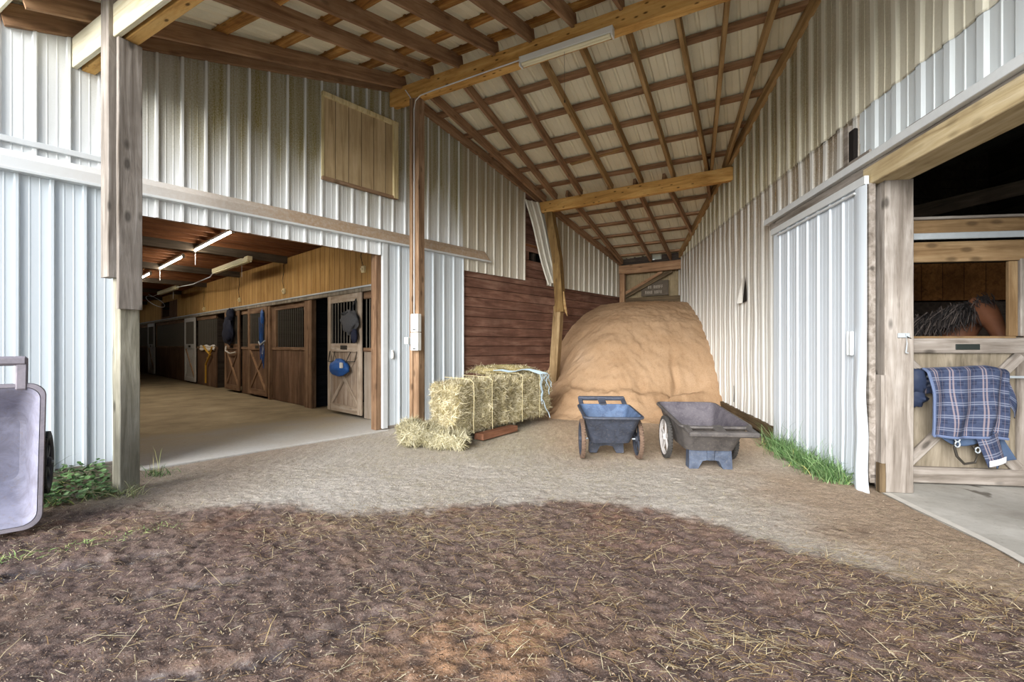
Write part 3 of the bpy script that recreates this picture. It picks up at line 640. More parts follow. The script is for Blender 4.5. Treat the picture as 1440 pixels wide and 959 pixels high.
def stall_door(a0, a1, label, boards=W_STALL, trim=W_STALLX, x=9.755, ztop=2.32):
    o_ = (x, (a0 + a1) / 2, 0); t = thing('stall_door', label, 'stall door', FL, o_, 'sliding stall doors along the stable aisle')
    z0 = .06; sw = .13
    b = B(); b.box(x + .012, x + .034, a0 + .02, a1 - .02, z0 + .02, 1.22, .003); obj('lower_boards', b, boards, t, FL, origin=o_)
    for a in (a0 + sw / 2, a1 - sw / 2): bar('stile', (x, a, z0), (x, a, ztop), sw, .035, trim, t, FL, o_, up=(1, 0, 0))
    for z, h in ((ztop - .1, .20), (1.27, .16), (z0 + .07, .14)): bar('rail', (x, a0 + sw, z), (x, a1 - sw, z), .033, h, trim, t, FL, o_)
    i0, i1 = a0 + sw, a1 - sw; midrail = [c_ for c_ in t.children if c_.name.startswith('rail')]
    bar('brace', (x + .004, i0, .2), (x + .004, i1, 1.19), .03, .075, W_BROWN if trim is not W_OLDX else trim, t, FL, o_); bar('brace', (x + .008, i0, 1.19), (x + .008, i1, .2), .03, .075, trim, t, FL, o_)
    bars(t, o_, x, i0, i1, 1.35, ztop - .2)
    b = B(); b.box(x - .028, x - .017, (a0 + a1) / 2 - .14, (a0 + a1) / 2 + .10, 1.235, 1.31, .002); obj('name_plate', b, IRON, t, FL, origin=o_)
    return t
stall_panel(.16, 1.18, 'pale worn boards with bars above, nearest stall front beside the opening', W_WORN)
stall_door(1.15, 2.41, 'worn tan stall door nearest the opening, holding the blue bag', W_OLD, W_OLDX)
t = thing('stall_post', 'brown post between the open black stall and the barred panel', 'post', FL, (SX, 3.31, 0)); bar('timber', (SX + .0, 3.31, 0), (SX + .0, 3.31, 2.26), .34, .10, W_STALLX, t, FL, (SX, 3.31, 0), up=(1, 0, 0))
stall_panel(3.49, 5.40, 'wide brown stall front with a barred window, between the open stall and the second door', win=(3.62, 5.14))
t = thing('stall_post', 'dark brown post beside the door with the blue halter', 'post', FL, (SX, 5.45, 0)); bar('timber', (SX, 5.45, 0), (SX, 5.45, 2.26), .12, .10, W_STALLX, t, FL, (SX, 5.45, 0), up=(1, 0, 0))
stall_door(5.54, 6.86, 'brown stall door with a blue halter hanging on it')
stall_panel(6.86, 7.55, 'narrow barred stall front between the halter door and the jacket door')
stall_door(7.53, 8.78, 'brown stall door with a dark navy jacket hanging on it')
stall_panel(9.84, 11.93, 'brown stall front with a pale cloth over its top and a yellow rope')
stall_door(11.93, 13.3, 'white stall door nearer the camera of the two far white doors', W_WHITE, W_WHITE)
stall_panel(13.3, 18.4, 'long dark brown stall front between the two white doors', win=(13.4, 18.3))
stall_door(18.4, 19.76, 'farthest white stall door at the dim end of the aisle', W_WHITE, W_WHITE)
stall_panel(19.76, 26.8, 'dark stall front beyond the farthest white door')
b = B(); b.box(SX - .01, SX + .03, 14.6, 17.3, 2.36, 2.46, .004); b.box(SX - .01, SX + .03, 14.6, 14.72, 2.46, 3.05, .004); b.box(SX - .01, SX + .03, 17.18, 17.3, 2.46, 3.05, .004); b.box(SX + .0, SX + .03, 14.72, 15.9, 2.46, 3.05, .004)
obj('window_1', b, W_STALL, F=FL, kind='structure')
b = B(); b.box(SX + .012, SX + .02, 14.7, 17.2, 2.46, 3.05, 0); obj('window_2', b, plain('dark_glass', srgb(34, 28, 24), .08, spec=.8, var=.0), F=FL, kind='structure')
# lit tubes
def tube_lamp(a0, a1, label, power):
    o_ = (8.03, (a0 + a1) / 2, 3.2); t = thing('tube_light', label, 'lamp', FL, o_, 'lit tubes over the stable aisle')
    b = B(); b.tube([(8.03, a0 + .03, 3.19), (8.03, a1 - .03, 3.19)], .015, 10); obj('glowing_tube', b, TUBE, t, FL, origin=o_)
    b = B(); b.box(8.012, 8.048, a0, a1, 3.21, 3.25, .004); b.box(8.005, 8.055, a0, a0 + .03, 3.16, 3.22, .004); b.box(8.005, 8.055, a1 - .03, a1, 3.16, 3.22, .004); obj('housing', b, WHT_B, t, FL, origin=o_)
    b = B(); b.tube([(8.03, a1 - .05, 3.16), (8.03, a1 - .05, 2.9)], .003, 5); obj('pull_cord', b, WHT_B, t, FL, origin=o_)
    ld = bpy.data.lights.new('lamp_light', 'AREA'); ld.shape = 'RECTANGLE'; ld.size = .12; ld.size_y = a1 - a0; ld.energy = power; ld.color = (1, .90, .76)
    lo_ = bpy.data.objects.new('lamp_light', ld); COL.objects.link(lo_); lo_.parent = t; lo_.location = (0, 0, -.08)
tube_lamp(2.17, 4.50, 'lit tube light nearest the opening on the aisle ceiling', 14)
tube_lamp(5.35, 7.66, 'lit tube light in the middle of the row of three', 14)
tube_lamp(8.70, 11.0, 'lit tube light farthest in, partly behind the front post', 14)
def off_lamp(a0, a1, x, label):
    o_ = (x, (a0 + a1) / 2, 3.12); t = thing('shop_light', label, 'lamp', FL, o_)
    b = B(); b.box(x - .05, x + .05, a0, a1, 3.10, 3.19, .006); obj('housing', b, plain('cream_enamel', srgb(214, 204, 168), .5, var=.1), t, FL, origin=o_)
    for x_ in (x - .03, x + .03): obj('tube', B().tube([(x_, a0 + .04, 3.085), (x_, a1 - .04, 3.085)], .017, 8), TUBE_OFF, t, FL, origin=o_)
    b = B(); b.tube([(x, a0 + .5, 3.10), (x, a0 + .5, 2.8)], .003, 5); obj('pull_cord', b, WHT_B, t, FL, origin=o_)
off_lamp(4.25, 6.75, 8.95, 'unlit twin tube shop light nearer the opening above the stall doors')
off_lamp(11.1, 13.7, 9.08, 'unlit twin tube shop light farther in, beside the looped cord')
tag(obj('extension_cord', B().tube([(8.95, 6.78, 3.13), (8.98, 7.2, 3.05), (9.02, 9, 3.03), (9.06, 11.05, 3.12)], .012, 6), TRIM, F=FL), 'pale cord strung between the two unlit shop lights', 'cord')
tag(obj('extension_cord', B().tube([(9.08, 13.75, 3.12)] + [(9.0 - .25 * math.sin(w), 13.8 + .5 * math.cos(w), 2.85 + .22 * math.sin(w + 1.2)) for w in np.linspace(0, 5.6, 18)] + [(9.0, 15, 3.2)], .010, 6), TRIM, F=FL), 'cord hanging in a loop beyond the farther unlit shop light', 'cord')
for i, (a, z, lb) in enumerate(((1.12, 2.66, 'cream outlet with hanging cord, nearest the jamb'), (4.6, 2.55, 'cream outlet with hanging cord above the wide barred panel'), (7.6, 2.55, 'cream double outlet above the jacket door'), (10.97, 2.48, 'cream outlet with cord above the yellow rope'))):
    o_ = (SX - .01, a, z); t = thing('outlet_box', lb + ', on the tan plywood', 'outlet', FL, o_, 'outlets on the plywood wall')
    b = B(); b.box(SX - .05, SX - .005, a - .05, a + .05, z - .06, z + .06, .006); b.box(SX - .08, SX - .05, a - .02, a + .02, z - .02, z + .02, .005); obj('box', b, plain('cream_plastic', srgb(222, 206, 160), .5), t, FL, origin=o_)
    b = B(); b.tube([(SX - .02, a + .02, z + .05), (SX - .03, a + .10, z + .25), (SX - .02, a + .03, z + .45), (SX - .02, a + .06, z + .62)], .006, 5); obj('cord', b, IRON, t, FL, origin=o_)

# hanging things in the aisle
def blob(b, c, rad, seed, rough=.18, nu=20, nv=14, sag=0.):
    def f(u, v):
        w = 2 * math.pi * u; p = math.pi * v
        d = Vector((math.sin(p) * math.cos(w), math.sin(p) * math.sin(w), math.cos(p)))
        k = 1 + rough * noise.noise(d * 2.3 + Vector((seed, 0, 0)))
        q = Vector((d.x * rad[0] * k, d.y * rad[1] * k * (1 + sag * (-d.z)), d.z * rad[2] * k)); return Vector(c) + q
    b.grid(f, nu, nv); return b
BLUE = plain('blue_nylon', srgb(38, 84, 148), .55, var=.35, scale=9)
NAVY = plain('navy_cloth', srgb(26, 30, 48), .85, var=.4, scale=9, bump=.4)
GREYC = plain('dark_grey_mesh', srgb(72, 72, 74), .8, var=.4, scale=30, bump=.4)
YEL = plain('yellow_rope', srgb(190, 146, 52), .7); PALE = plain('pale_cloth', srgb(206, 200, 190), .8, var=.2)
o_ = (9.66, 1.80, 1.0); t = thing('feed_bag', 'blue bag hung in front of the worn tan stall door', 'bag', FL, o_)
b = B(); blob(b, (9.66, 1.78, .91), (.09, .34, .15), 3, .25, sag=.25); auto(obj('bag', b, BLUE, t, FL, origin=o_), 80)
for q_ in ([(9.73, 1.5, 1.19), (9.66, 1.55, .99)], [(9.73, 2.1, 1.19), (9.66, 2.03, .99)]): obj('strap', B().tube(q_, .008, 6), IRON, t, FL, origin=o_)
b = B(); b.box(9.565, 9.60, 1.52, 1.60, .9, 1.0, .006); obj('white_patch', b, PALE, t, FL, origin=o_)
b = B(); b.tube([(9.735, 1.28, 1.2), (9.69, 1.28, 1.02), (9.69, 2.28, 1.0), (9.735, 2.3, 1.2)], .010, 6); tag(obj('bag_rail', b, IRON, F=FL), 'thin dark rail across the worn tan stall door', 'rail')
o_ = (9.68, 1.4, 1.95); t = thing('fly_mask', 'dark grey mesh fly mask hanging on the nearest stall door', 'fly mask', FL, o_)
b = B(); blob(b, (9.64, 1.36, 1.72), (.075, .27, .20), 9, .3, sag=-.2); auto(obj('mesh_hood', b, GREYC, t, FL, origin=o_), 80)
b = B(); blob(b, (9.65, 1.22, 1.48), (.05, .09, .13), 12, .2); auto(obj('nose_flap', b, NAVY, t, FL, origin=o_), 80)
b = B(); blob(b, (9.655, 1.48, 1.86), (.07, .17, .07), 4, .4); b.tube([(9.73, 1.3, 2.15), (9.68, 1.32, 2.0), (9.66, 1.34, 1.85)], .012, 6); obj('straps', b, BLACK, t, FL, origin=o_)
o_ = (9.68, 5.75, 2.3); t = thing('halter', 'blue rope halter hanging down the second brown stall door', 'halter', FL, o_)
b = B(); blob(b, (9.70, 5.74, 2.0), (.03, .08, .17), 6, .45); auto(obj('headstall', b, BLUE, t, FL, origin=o_), 80)
b = B()
for k in range(6): b.tube([(9.70 - .02 * (k % 2), 5.63 + .05 * k, 2.0), (9.69, 5.66 + .05 * k + .03 * math.sin(k), 1.5), (9.70, 5.60 + .05 * k, 1.15 - .1 * (k % 3)), (9.70, 5.64 + .03 * k, .75 + .06 * k)], .009, 6)
obj('lead_rope', b, BLUE, t, FL, origin=o_)
b = B(); b.tube([(9.70, 5.55, 1.42), (9.66, 5.75, 1.32), (9.70, 5.95, 1.40)], .018, 6); b.tube([(9.70, 5.62, 1.36), (9.69, 5.7, 1.1)], .012, 6); obj('chain_clip', b, GALV, t, FL, origin=o_)
o_ = (9.68, 8.1, 2.2); t = thing('hanging_jacket', 'dark navy jacket hanging on a brown stall door', 'jacket', FL, o_)
b = B(); blob(b, (9.64, 8.08, 1.72), (.10, .36, .38), 21, .35, sag=.25); auto(obj('body', b, NAVY, t, FL, origin=o_), 80)
b = B(); blob(b, (9.65, 7.95, 2.15), (.08, .22, .18), 24, .3); auto(obj('hood', b, NAVY, t, FL, origin=o_), 80)
b = B(); b.tube([(9.73, 8.6, 1.28), (9.66, 8.4, 1.15), (9.68, 8.1, 1.08), (9.70, 7.7, 1.12)], .02, 6); tag(obj('white_lead_rope', b, PALE, F=FL), 'pale rope draped under the navy jacket', 'rope')
b = B(); b.grid(lambda u, v: (SX - .02 * math.sin(v * 9) - .03 * (v > .5), 9.9 + 1.55 * u, 1.30 - .13 * abs(v - .3) * 1.6 + .02 * math.sin(u * 13)), 24, 6)
o = obj('draped_cloth', b, PALE, F=FL); o.modifiers.new('t', 'SOLIDIFY').thickness = .02; tag(o, 'pale cloth draped on top of a far stall front', 'cloth')
b = B(); b.tube([(9.76, 11.0, 1.28), (9.74, 10.6, 1.15), (9.75, 10.2, 1.0), (9.75, 10.5, .9)], .03, 7); b.tube([(9.75, 10.05, 1.25), (9.74, 10.3, .95), (9.75, 10.7, .7), (9.76, 10.75, .1)], .028, 7); tag(obj('yellow_rope', b, YEL, F=FL), 'yellow rope hanging down the stall front below the pale cloth', 'rope')

# ================================================================== RIGHT BARN INTERIOR (frame FR, inside is y < 0)
XD = 4.44
def P(r, z, out=0.): return Vector((XD - out, -r, z))
slab = [(3.33, 4.1), (3.313, 4.018), (3.243, 3.613), (3.20, 3.24), (3.165, 3.009), (3.136, 2.871), (3.096, 2.73), (3.0, 2.2), (2.8, -1.5), (9.5, -1.5), (9.5, 9), (4.2, 9), (3.5, 4.4)]
b = B(); b.prism(slab, -.2, -.005); obj('floor_right_barn', b, CONC, kind='structure')
b = B()
for k in range(1, len(slab[:9]) - 1):
    a, c = Vector((*slab[k], 0)), Vector((*slab[k + 1], 0)); d = (c - a).normalized(); nrm = Vector((d.y, -d.x, 0))
    vs = [a + nrm * 0, c + nrm * 0, c - nrm * -.06, a - nrm * -.06]
    b.add([(a.x - .015, a.y, .006), (c.x - .015, c.y, .006), (c.x + .05, c.y, .006), (a.x + .05, a.y, .006)], [(0, 1, 2, 3)])
obj('slab_edge', b, plain('pale_slab_edge', srgb(206, 202, 194), .85, var=.2), kind='structure')
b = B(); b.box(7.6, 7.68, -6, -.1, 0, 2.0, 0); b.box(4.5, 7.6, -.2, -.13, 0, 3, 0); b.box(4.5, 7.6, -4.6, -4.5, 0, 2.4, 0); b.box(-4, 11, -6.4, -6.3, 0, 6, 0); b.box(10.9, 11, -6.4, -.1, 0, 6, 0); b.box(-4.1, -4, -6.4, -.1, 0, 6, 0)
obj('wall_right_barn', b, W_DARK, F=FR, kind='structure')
b = B(); b.box(7.58, 7.66, -6, -.1, 2.02, 2.6, 0); obj('wall_stall_rear', b, wood('amber_boards', srgb(84, 52, 26), srgb(134, 90, 46), srgb(160, 112, 62), planks=('Y', .3, .008)), F=FR, kind='structure')
b = B(); vs = [(-4.2, -.1, 3.6), (11, -.1, 3.6), (11, -6.4, 5.6), (-4.2, -6.4, 5.6)]; b.add(vs, [(0, 1, 2, 3)])
obj('ceiling_right_barn', b, wood('dark_roof_sheet', srgb(96, 90, 82), srgb(128, 122, 114), srgb(150, 144, 136), planks=('X', .3, .02)), F=FR, kind='structure')
for i, (y, z) in enumerate(((-.9, 3.78), (-1.9, 4.09), (-2.9, 4.41))):
    tag(bar('barn_purlin', (-3.95, y, z), (10.85, y, z), .05, .12, W_DARKR, F=FR), 'dark purlin under the right barn roof, %s from its door' % ORD[i], 'purlin', 'purlins inside the right barn')
tag(bar('truss_chord', (6.2, -.3, 2.75), (6.2, -5.5, 3.9), .06, .18, W_DARKR, F=FR), 'dark sloping truss chord inside the right barn', 'beam'); tag(bar('truss_web', (6.2, -1.0, 2.92), (6.2, -1.6, 4.0), .05, .10, W_DARKR, F=FR), 'dark upright truss web inside the right barn', 'beam')
# stall front
o_ = (XD, -.85, 0)
t = thing('horse_stall_door', 'weathered dutch stall door with X bracing and open top, right of the white sliding door', 'stall door', FR, o_)
r0, r1 = .30, 1.40
b = B(); b.box(XD, XD + .02, -r1, -r0, .02, 1.30, .003); obj('board_panel', b, W_GREYZ, t, FR, origin=o_)
def dbar(nm, a, c, w, h, mat, out=.02): return bar(nm, P(*a, out), P(*c, out), w, h, mat, t, FR, o_, up=(0, 0, 1))
dbar('mid_rail', (r0, 1.315), (r1, 1.315), .045, .145, W_GREY); dbar('bottom_rail', (r0, .085), (r1, .085), .045, .15, W_GREY); dbar('sill', (r0, 1.392), (1.30, 1.392), .06, .02, W_RAIL)
dbar('brace', (.38, .16), (1.36, 1.23), .03, .10, W_GREY, .016); dbar('brace', (.34, 1.23), (1.34, .16), .03, .10, W_GREY, .021)
bar('stile', P(1.37, .02, .015), P(1.37, 1.39, .015), .09, .03, W_GREY, t, FR, o_, up=(1, 0, 0))
dbar('head_rail', (r0, 2.20), (1.42, 2.20), .05, .19, W_RAIL); dbar('upper_board', (.3, 2.445), (2.4, 2.445), .04, .13, W_RAIL, .0); dbar('top_cap', (.3, 2.52), (2.4, 2.52), .12, .025, W_GREY, .0)
bar('window_stile', P(1.285, 1.40, .02), P(1.285, 2.10, .02), .075, .04, W_RAIL, t, FR, o_, up=(1, 0, 0)); bar('window_trim', P(1.345, 1.40, .03), P(1.345, 2.12, .03), .03, .05, W_GREY, t, FR, o_, up=(1, 0, 0))
b = B(); b.box(XD - .052, XD - .040, -1.00, -.80, 1.275, 1.328, .003); obj('name_plate', b, plain('dark_green_plate', srgb(42, 48, 46), .5, var=.1), t, FR, origin=o_)
b = B(); b.box(XD - .07, XD - .05, -2.4, -.25, 2.315, 2.375, .006); b.box(XD - .09, XD - .05, -1.42, -1.36, 2.20, 2.34, .006); tag(obj('door_rail', b, GALV, F=FR), 'galvanised sliding track above the horse stall door', 'rail')
tag(bar('stall_post', P(1.60, 0, .03), P(1.60, 2.5, .03), .40, .08, wood('reddish_worn_boards', srgb(112, 62, 52), srgb(168, 138, 112), srgb(188, 166, 142), axis='X', blotch=.3), F=FR, up=(1, 0, 0)), 'worn reddish boards right of the horse stall door', 'board')
b = B(); b.tube([P(1.36, 1.42, .06), P(1.44, 1.30, .09), P(1.38, 1.18, .07), P(1.46, 1.12, .07)], .006, 6); tag(obj('tether_rope', b, BLACK, F=FR), 'black cord hanging beside the stall door window', 'rope')
b = B(); b.tube([P(.40, 1.025, .10), P(1.5, 1.025, .10)], .012, 8); b.tube([P(.45, 1.025, .10), P(.45, 1.02, .02)], .01, 6); b.tube([P(1.42, 1.025, .10), P(1.42, 1.02, .02)], .01, 6); tag(obj('blanket_bar', b, GALV, F=FR), 'metal bar holding the plaid blanket on the stall door', 'rail')
# row of pale red dashes on the dark wall
b = B()
for k in range(6): b.box(7.575, 7.582, -1.03 - .16 * k - .13, -1.03 - .16 * k, 1.63 + .018 * k, 1.665 + .018 * k, .002)
tag(obj('dashed_strip', b, plain('pale_red_dashes', srgb(196, 110, 96), .7), F=FR), 'dashed pale red strip on the dark wall behind the horse', 'strip')
# plaid blanket
def plaid(name):
    m = M_(name); uv = m.sep(m.map((1, 1, 1), 'UV'))
    def lines(c, period, specs):
        f = m.math('FRACT', m.math('DIVIDE', c, period)); tot = None
        for pos, w, a in specs:
            d = m.math('ABSOLUTE', m.math('SUBTRACT', f, pos)); k = m.fr(d, w * .6, w, a, 0); tot = k if tot is None else m.math('MAXIMUM', tot, k)
        return tot
    sp_ = ((.30, .05, .75), (.47, .05, .75), (.80, .02, .3))
    lu, lv = lines(uv[0], .155, sp_), lines(uv[1], .14, sp_)
    n_ = m.noise(m.map((60, 60, 60)), 1, 3)
    c = m.mix(m.fr(n_, .3, .7, 0, .4), srgb(48, 58, 84), srgb(72, 80, 102))
    blk = m.math('MULTIPLY', m.fr(m.math('ABSOLUTE', m.math('SUBTRACT', m.math('FRACT', m.math('DIVIDE', uv[0], .155)), .80)), .16, .17, 1, 0), m.fr(m.math('ABSOLUTE', m.math('SUBTRACT', m.math('FRACT', m.math('DIVIDE', uv[1], .14)), .80)), .16, .17, 1, 0))
    c = m.mix(m.math('MULTIPLY', blk, .55), c, srgb(26, 32, 56))
    c = m.mix(lu, c, srgb(140, 126, 130)); c = m.mix(m.math('MULTIPLY', lv, .75), c, srgb(132, 138, 156))
    m.bump(n_, .2, .004)
    return m.set(c, .85)
PLAID = plaid('plaid_cloth'); SLATE = plain('slate_blue_cloth', srgb(70, 88, 116), .75, var=.35, scale=7, bump=.2); DKNAVY = plain('dark_navy_lining', srgb(44, 54, 78), .6, var=.5, scale=7, bump=.3)
def cloth(nm, fn, nu, nv, mat, t, o_, size, th=.008):
    b = B(); b.grid(fn, nu, nv); o = obj(nm, b, mat, t, FR, origin=o_, smooth=True)
    uvl = o.data.uv_layers.new(name='UVMap')
    for lp in o.data.loops:
        i = lp.vertex_index; uvl.data[lp.index].uv = ((i % (nu + 1)) / nu * size[0], (i // (nu + 1)) / nv * size[1])
    o.modifiers.new('t', 'SOLIDIFY').thickness = th; return o
P_door = P
def P(r, z, out=0.): return P_door(r - .135, 1.32 + (z - 1.32) * .965, out)
o_ = tuple(P(.9, 1.03, .12)); t = thing('horse_blanket', 'navy plaid horse blanket folded over the bar of the stall door', 'blanket', FR, o_)
def main(u, v):
    # v 0 behind the bar, over the top, down the front
    rl, rr = .60 + .05 * v, 1.27 - .06 * max(0, v - .3)
    r = rl + (rr - rl) * u; top = 1.06 + .04 * u - .09 * max(0, u - .75) * 2
    ph = v * 1.0
    if ph < .12: w = ph / .12; z = top - .22 * (1 - w); out = .07
    elif ph < .26: w = (ph - .12) / .14; z = top + .03 * math.sin(w * math.pi); out = .07 + .11 * w
    else: w = (ph - .26) / .74; z = top - w * (.60 + .03 * math.sin(u * 3)); out = .18 + .025 * math.sin(w * 3)
    f = .018 * math.sin(u * 17 + 3 * v) * (.4 + v) + .03 * noise.noise((u * 4, v * 3, 2)) + .03 * math.exp(-((u - .82 + .18 * (v - .4)) / .06) ** 2) * (v > .2)
    return P(r, z, out + f)
cloth('plaid_front', main, 60, 60, PLAID, t, o_, (.78, .98))
def right(u, v):
    r = 1.20 + .15 * u + .04 * v * u; z = 1.06 - .10 * u - v * (.18 + .16 * u); return P(r, z, .14 + .03 * math.sin(u * 6 + v * 4) - .05 * u)
cloth('plaid_corner', right, 16, 16, PLAID, t, o_, (.2, .35))
def rlin(u, v):
    r = 1.23 + .10 * u * (1 - v); z = .84 - v * .26 + .05 * u; return P(r, z, .11 + .02 * math.sin(v * 6))
cloth('corner_lining', rlin, 10, 12, SLATE, t, o_, (.1, .3))
b = B(); blob(b, P(.52, .97, .10), (.075, .13, .13), 31, .35); auto(obj('rolled_end', b, DKNAVY, t, FR, origin=o_), 80)
b = B(); blob(b, P(.54, .80, .09), (.06, .11, .09), 35, .4); auto(obj('rolled_end', b, DKNAVY, t, FR, origin=o_), 80)
def low(u, v):
    r = .72 + .40 * u; z = .50 - v * (.03 + .12 * math.sin(u * math.pi) ** .7); return P(r, z, .13 + .012 * math.sin(u * 9))
cloth('lower_lining', low, 30, 10, SLATE, t, o_, (.4, .2))
def tail(u, v):
    r = 1.12 + .12 * u + .09 * v - .05 * (1 - u) * v; z = .50 - v * (.34 - .09 * u) ; return P(r, z, .15 + .035 * math.sin(u * 5 + 2 * v))
cloth('tail_flap', tail, 24, 20, SLATE, t, o_, (.2, .3))
def pf(u, v):
    r = .99 + .16 * u + .10 * v * (1 - .35 * u); z = .44 - v * .27 + .06 * u; return P(r, z, .19 + .025 * math.sin(u * 3.1))
flap_ = cloth('plaid_flap', pf, 20, 20, PLAID, t, o_, (.24, .3))
def wedge(u, v):
    r = 1.08 + .13 * u; z = .235 - v * .055 + .05 * u; return P(r, z, .212 + .012 * math.sin(u * 3.1))
cloth('white_label', wedge, 10, 4, plain('white_tape', srgb(226, 228, 232), .6, var=.05), flap_, o_, (.1, .05))
b = B(); pts = [main(i / 40, 1.0) + Vector((-.008, 0, -.004)) for i in range(41)]; b.tube(pts, .013, 6); pts = [main(0, .2 + .8 * i / 40) + Vector((-.006, .006, 0)) for i in range(41)]; b.tube(pts, .013, 6); obj('binding', b, plain('blue_grey_binding', srgb(98, 112, 144), .8, var=.2), t, FR, origin=o_)
b = B(); b.tube([P(.845, .46, .16), P(.85, .40, .16), P(.84, .34, .16), P(.86, .26, .16), P(.92, .19, .16), P(1.0, .21, .17), P(1.02, .30, .17), P(.98, .37, .17)], .011, 6); strap_ = obj('strap', b, plain('dark_leather', srgb(54, 50, 44), .6), t, FR, origin=o_)
for (r, z) in ((.845, .43), (.845, .38), (1.01, .33)): obj('buckle', B().tube([P(r + .02 * math.cos(w), z + .026 * math.sin(w), .185) for w in np.linspace(0, 2 * math.pi, 12)], .006, 6), GALV, strap_, FR, origin=o_)

# horse in the stall
def skin_obj(name, pts, edges, radii, mat, parent, origin, F):
    me = bpy.data.meshes.new(name); me.from_pydata([tuple(Vector(p) - Vector(origin)) for p in pts], edges, [])
    o = bpy.data.objects.new(name, me); COL.objects.link(o); o.parent = parent; me.materials.append(mat)
    o.modifiers.new('skin', 'SKIN')
    for i, r in enumerate(radii):
        sv = me.skin_vertices[0].data[i]; sv.radius = r if isinstance(r, tuple) else (r, r); sv.use_root = (i == 0)
    o.modifiers['skin'].use_smooth_shade = True
    o.modifiers.new('sub', 'SUBSURF').levels = 2; o.modifiers['sub'].render_levels = 2
    return o
HX = lambda r, z, d: (XD + d, -r - .17, z + .06)
o_ = HX(1.0, 0, .9)
t = thing('horse', 'dark brown horse with a white star standing inside the stall', 'horse', FR, o_)
COAT = plain('dark_bay_coat', srgb(112, 72, 50), .6, var=.5, scale=5)
pts = [HX(.55, 1.20, 1.15), HX(.32, 1.22, 1.2), HX(.8, 1.15, 1.1), HX(1.12, 1.15, 1.0), HX(1.28, 1.25, .92), HX(1.34, 1.42, .82), HX(1.37, 1.58, .72), HX(1.37, 1.64, .60), HX(1.35, 1.50, .46), HX(1.33, 1.36, .36), HX(1.33, 1.28, .30),
       HX(.34, .95, 1.32), HX(.36, .62, 1.30), HX(.30, .50, 1.33), HX(.32, .08, 1.33), HX(.34, .95, 1.02), HX(.36, .62, 1.02), HX(.30, .50, 1.03), HX(.32, .08, 1.03),
       HX(1.16, .90, 1.12), HX(1.18, .50, 1.12), HX(1.18, .08, 1.12), HX(1.14, .90, .82), HX(1.16, .50, .82), HX(1.16, .08, .82), HX(1.43, 1.76, .62), HX(1.29, 1.76, .65), HX(.16, 1.05, 1.2), HX(.12, .6, 1.2)]
ed = [(0, 1), (0, 2), (2, 3), (3, 4), (4, 5), (5, 6), (6, 7), (7, 8), (8, 9), (9, 10), (1, 11), (11, 12), (12, 13), (13, 14), (1, 15), (15, 16), (16, 17), (17, 18), (3, 19), (19, 20), (20, 21), (3, 22), (22, 23), (23, 24), (7, 25), (7, 26)]
rd = [.28, .25, .28, .27, .19, .15, .12, .115, .085, .07, .05, .13, .07, .05, .045, .13, .07, .05, .045, .10, .06, .045, .10, .06, .045, .03, .03]
skin_obj('body', pts[:27], ed, rd, COAT, t, o_, FR)
horse_root, horse_origin = t, o_
b = B(); b.tube([HX(.10, 1.25, 1.2), HX(.06, 1.0, 1.2), HX(.07, .5, 1.2)], [.03, .06, .02], 8); obj('tail', b, BLACK, t, FR, origin=o_)
b = B(); blob(b, HX(1.355, 1.585, .475), (.012, .022, .04), 2, .2, 10, 8); auto(obj('white_star', b, PALE, t, FR, origin=o_), 80)
for r_ in (1.285, 1.43): auto(obj('eye', blob(B(), HX(r_, 1.56, .55), (.018, .018, .018), 2, 0, 10, 8), BLACK, t, FR, origin=o_), 80)

# ================================================================== GROUND
def sm(a, b_, x): t_ = np.clip((x - a) / (b_ - a), 0, 1); return t_ * t_ * (3 - 2 * t_)
def vnoise(x, y, s, seed=0, octv=4):
    x = np.asarray(x, float) * s; y = np.asarray(y, float) * s; out = np.zeros_like(x); amp = .5; tot = 0
    for o in range(octv):
        xi = np.floor(x).astype(np.int64); yi = np.floor(y).astype(np.int64); fx = x - xi; fy = y - yi
        fx = fx * fx * (3 - 2 * fx); fy = fy * fy * (3 - 2 * fy)
        def h(a, b_):
            q = (a * 374761393 + b_ * 668265263 + (seed + o) * 1442695041) & 0xffffffff
            q = ((q ^ (q >> 13)) * 1274126177) & 0xffffffff; return ((q ^ (q >> 16)) & 0xffff) / 65535.
        v = (h(xi, yi) * (1 - fx) + h(xi + 1, yi) * fx) * (1 - fy) + (h(xi, yi + 1) * (1 - fx) + h(xi + 1, yi + 1) * fx) * fy
        out += v * amp; tot += amp; amp *= .55; x = x * 2.03; y = y * 2.03
    return out / tot
LM, RM = np.array(inv(FL)), np.array(inv(FR))
def OL(x, y): return -(LM[1, 0] * x + LM[1, 1] * y + LM[1, 3])
def SL(x, y): return LM[0, 0] * x + LM[0, 1] * y + LM[0, 3]
def OR(x, y): return RM[1, 0] * x + RM[1, 1] * y + RM[1, 3]
def SR(x, y): return RM[0, 0] * x + RM[0, 1] * y + RM[0, 3]
def mudedge(x): return np.interp(x, [-6, -3.35, -1.9, -1.37, -.6, -.12, .485, .9, 1.32, 1.79, 2.22, 2.67, 3.2], [3.3, 3.75, 3.8, 3.63, 3.70, 3.81, 3.86, 3.72, 3.49, 2.99, 2.66, 2.36, 2.0])
def slab_in(x, y): return (x > np.interp(y, [-1.5, 2.2, 2.73, 3.01, 3.6, 4.02, 4.2], [2.8, 3.0, 3.096, 3.165, 3.243, 3.313, 3.36])) & (OR(x, y) < .25)
def mudmask(x, y):
    n_ = vnoise(x, y, 2.2, 5) - .5; n2 = vnoise(x, y, 9, 6) - .5
    return sm(.14, -.14, y - mudedge(x) + n_ * .5 + n2 * .22)
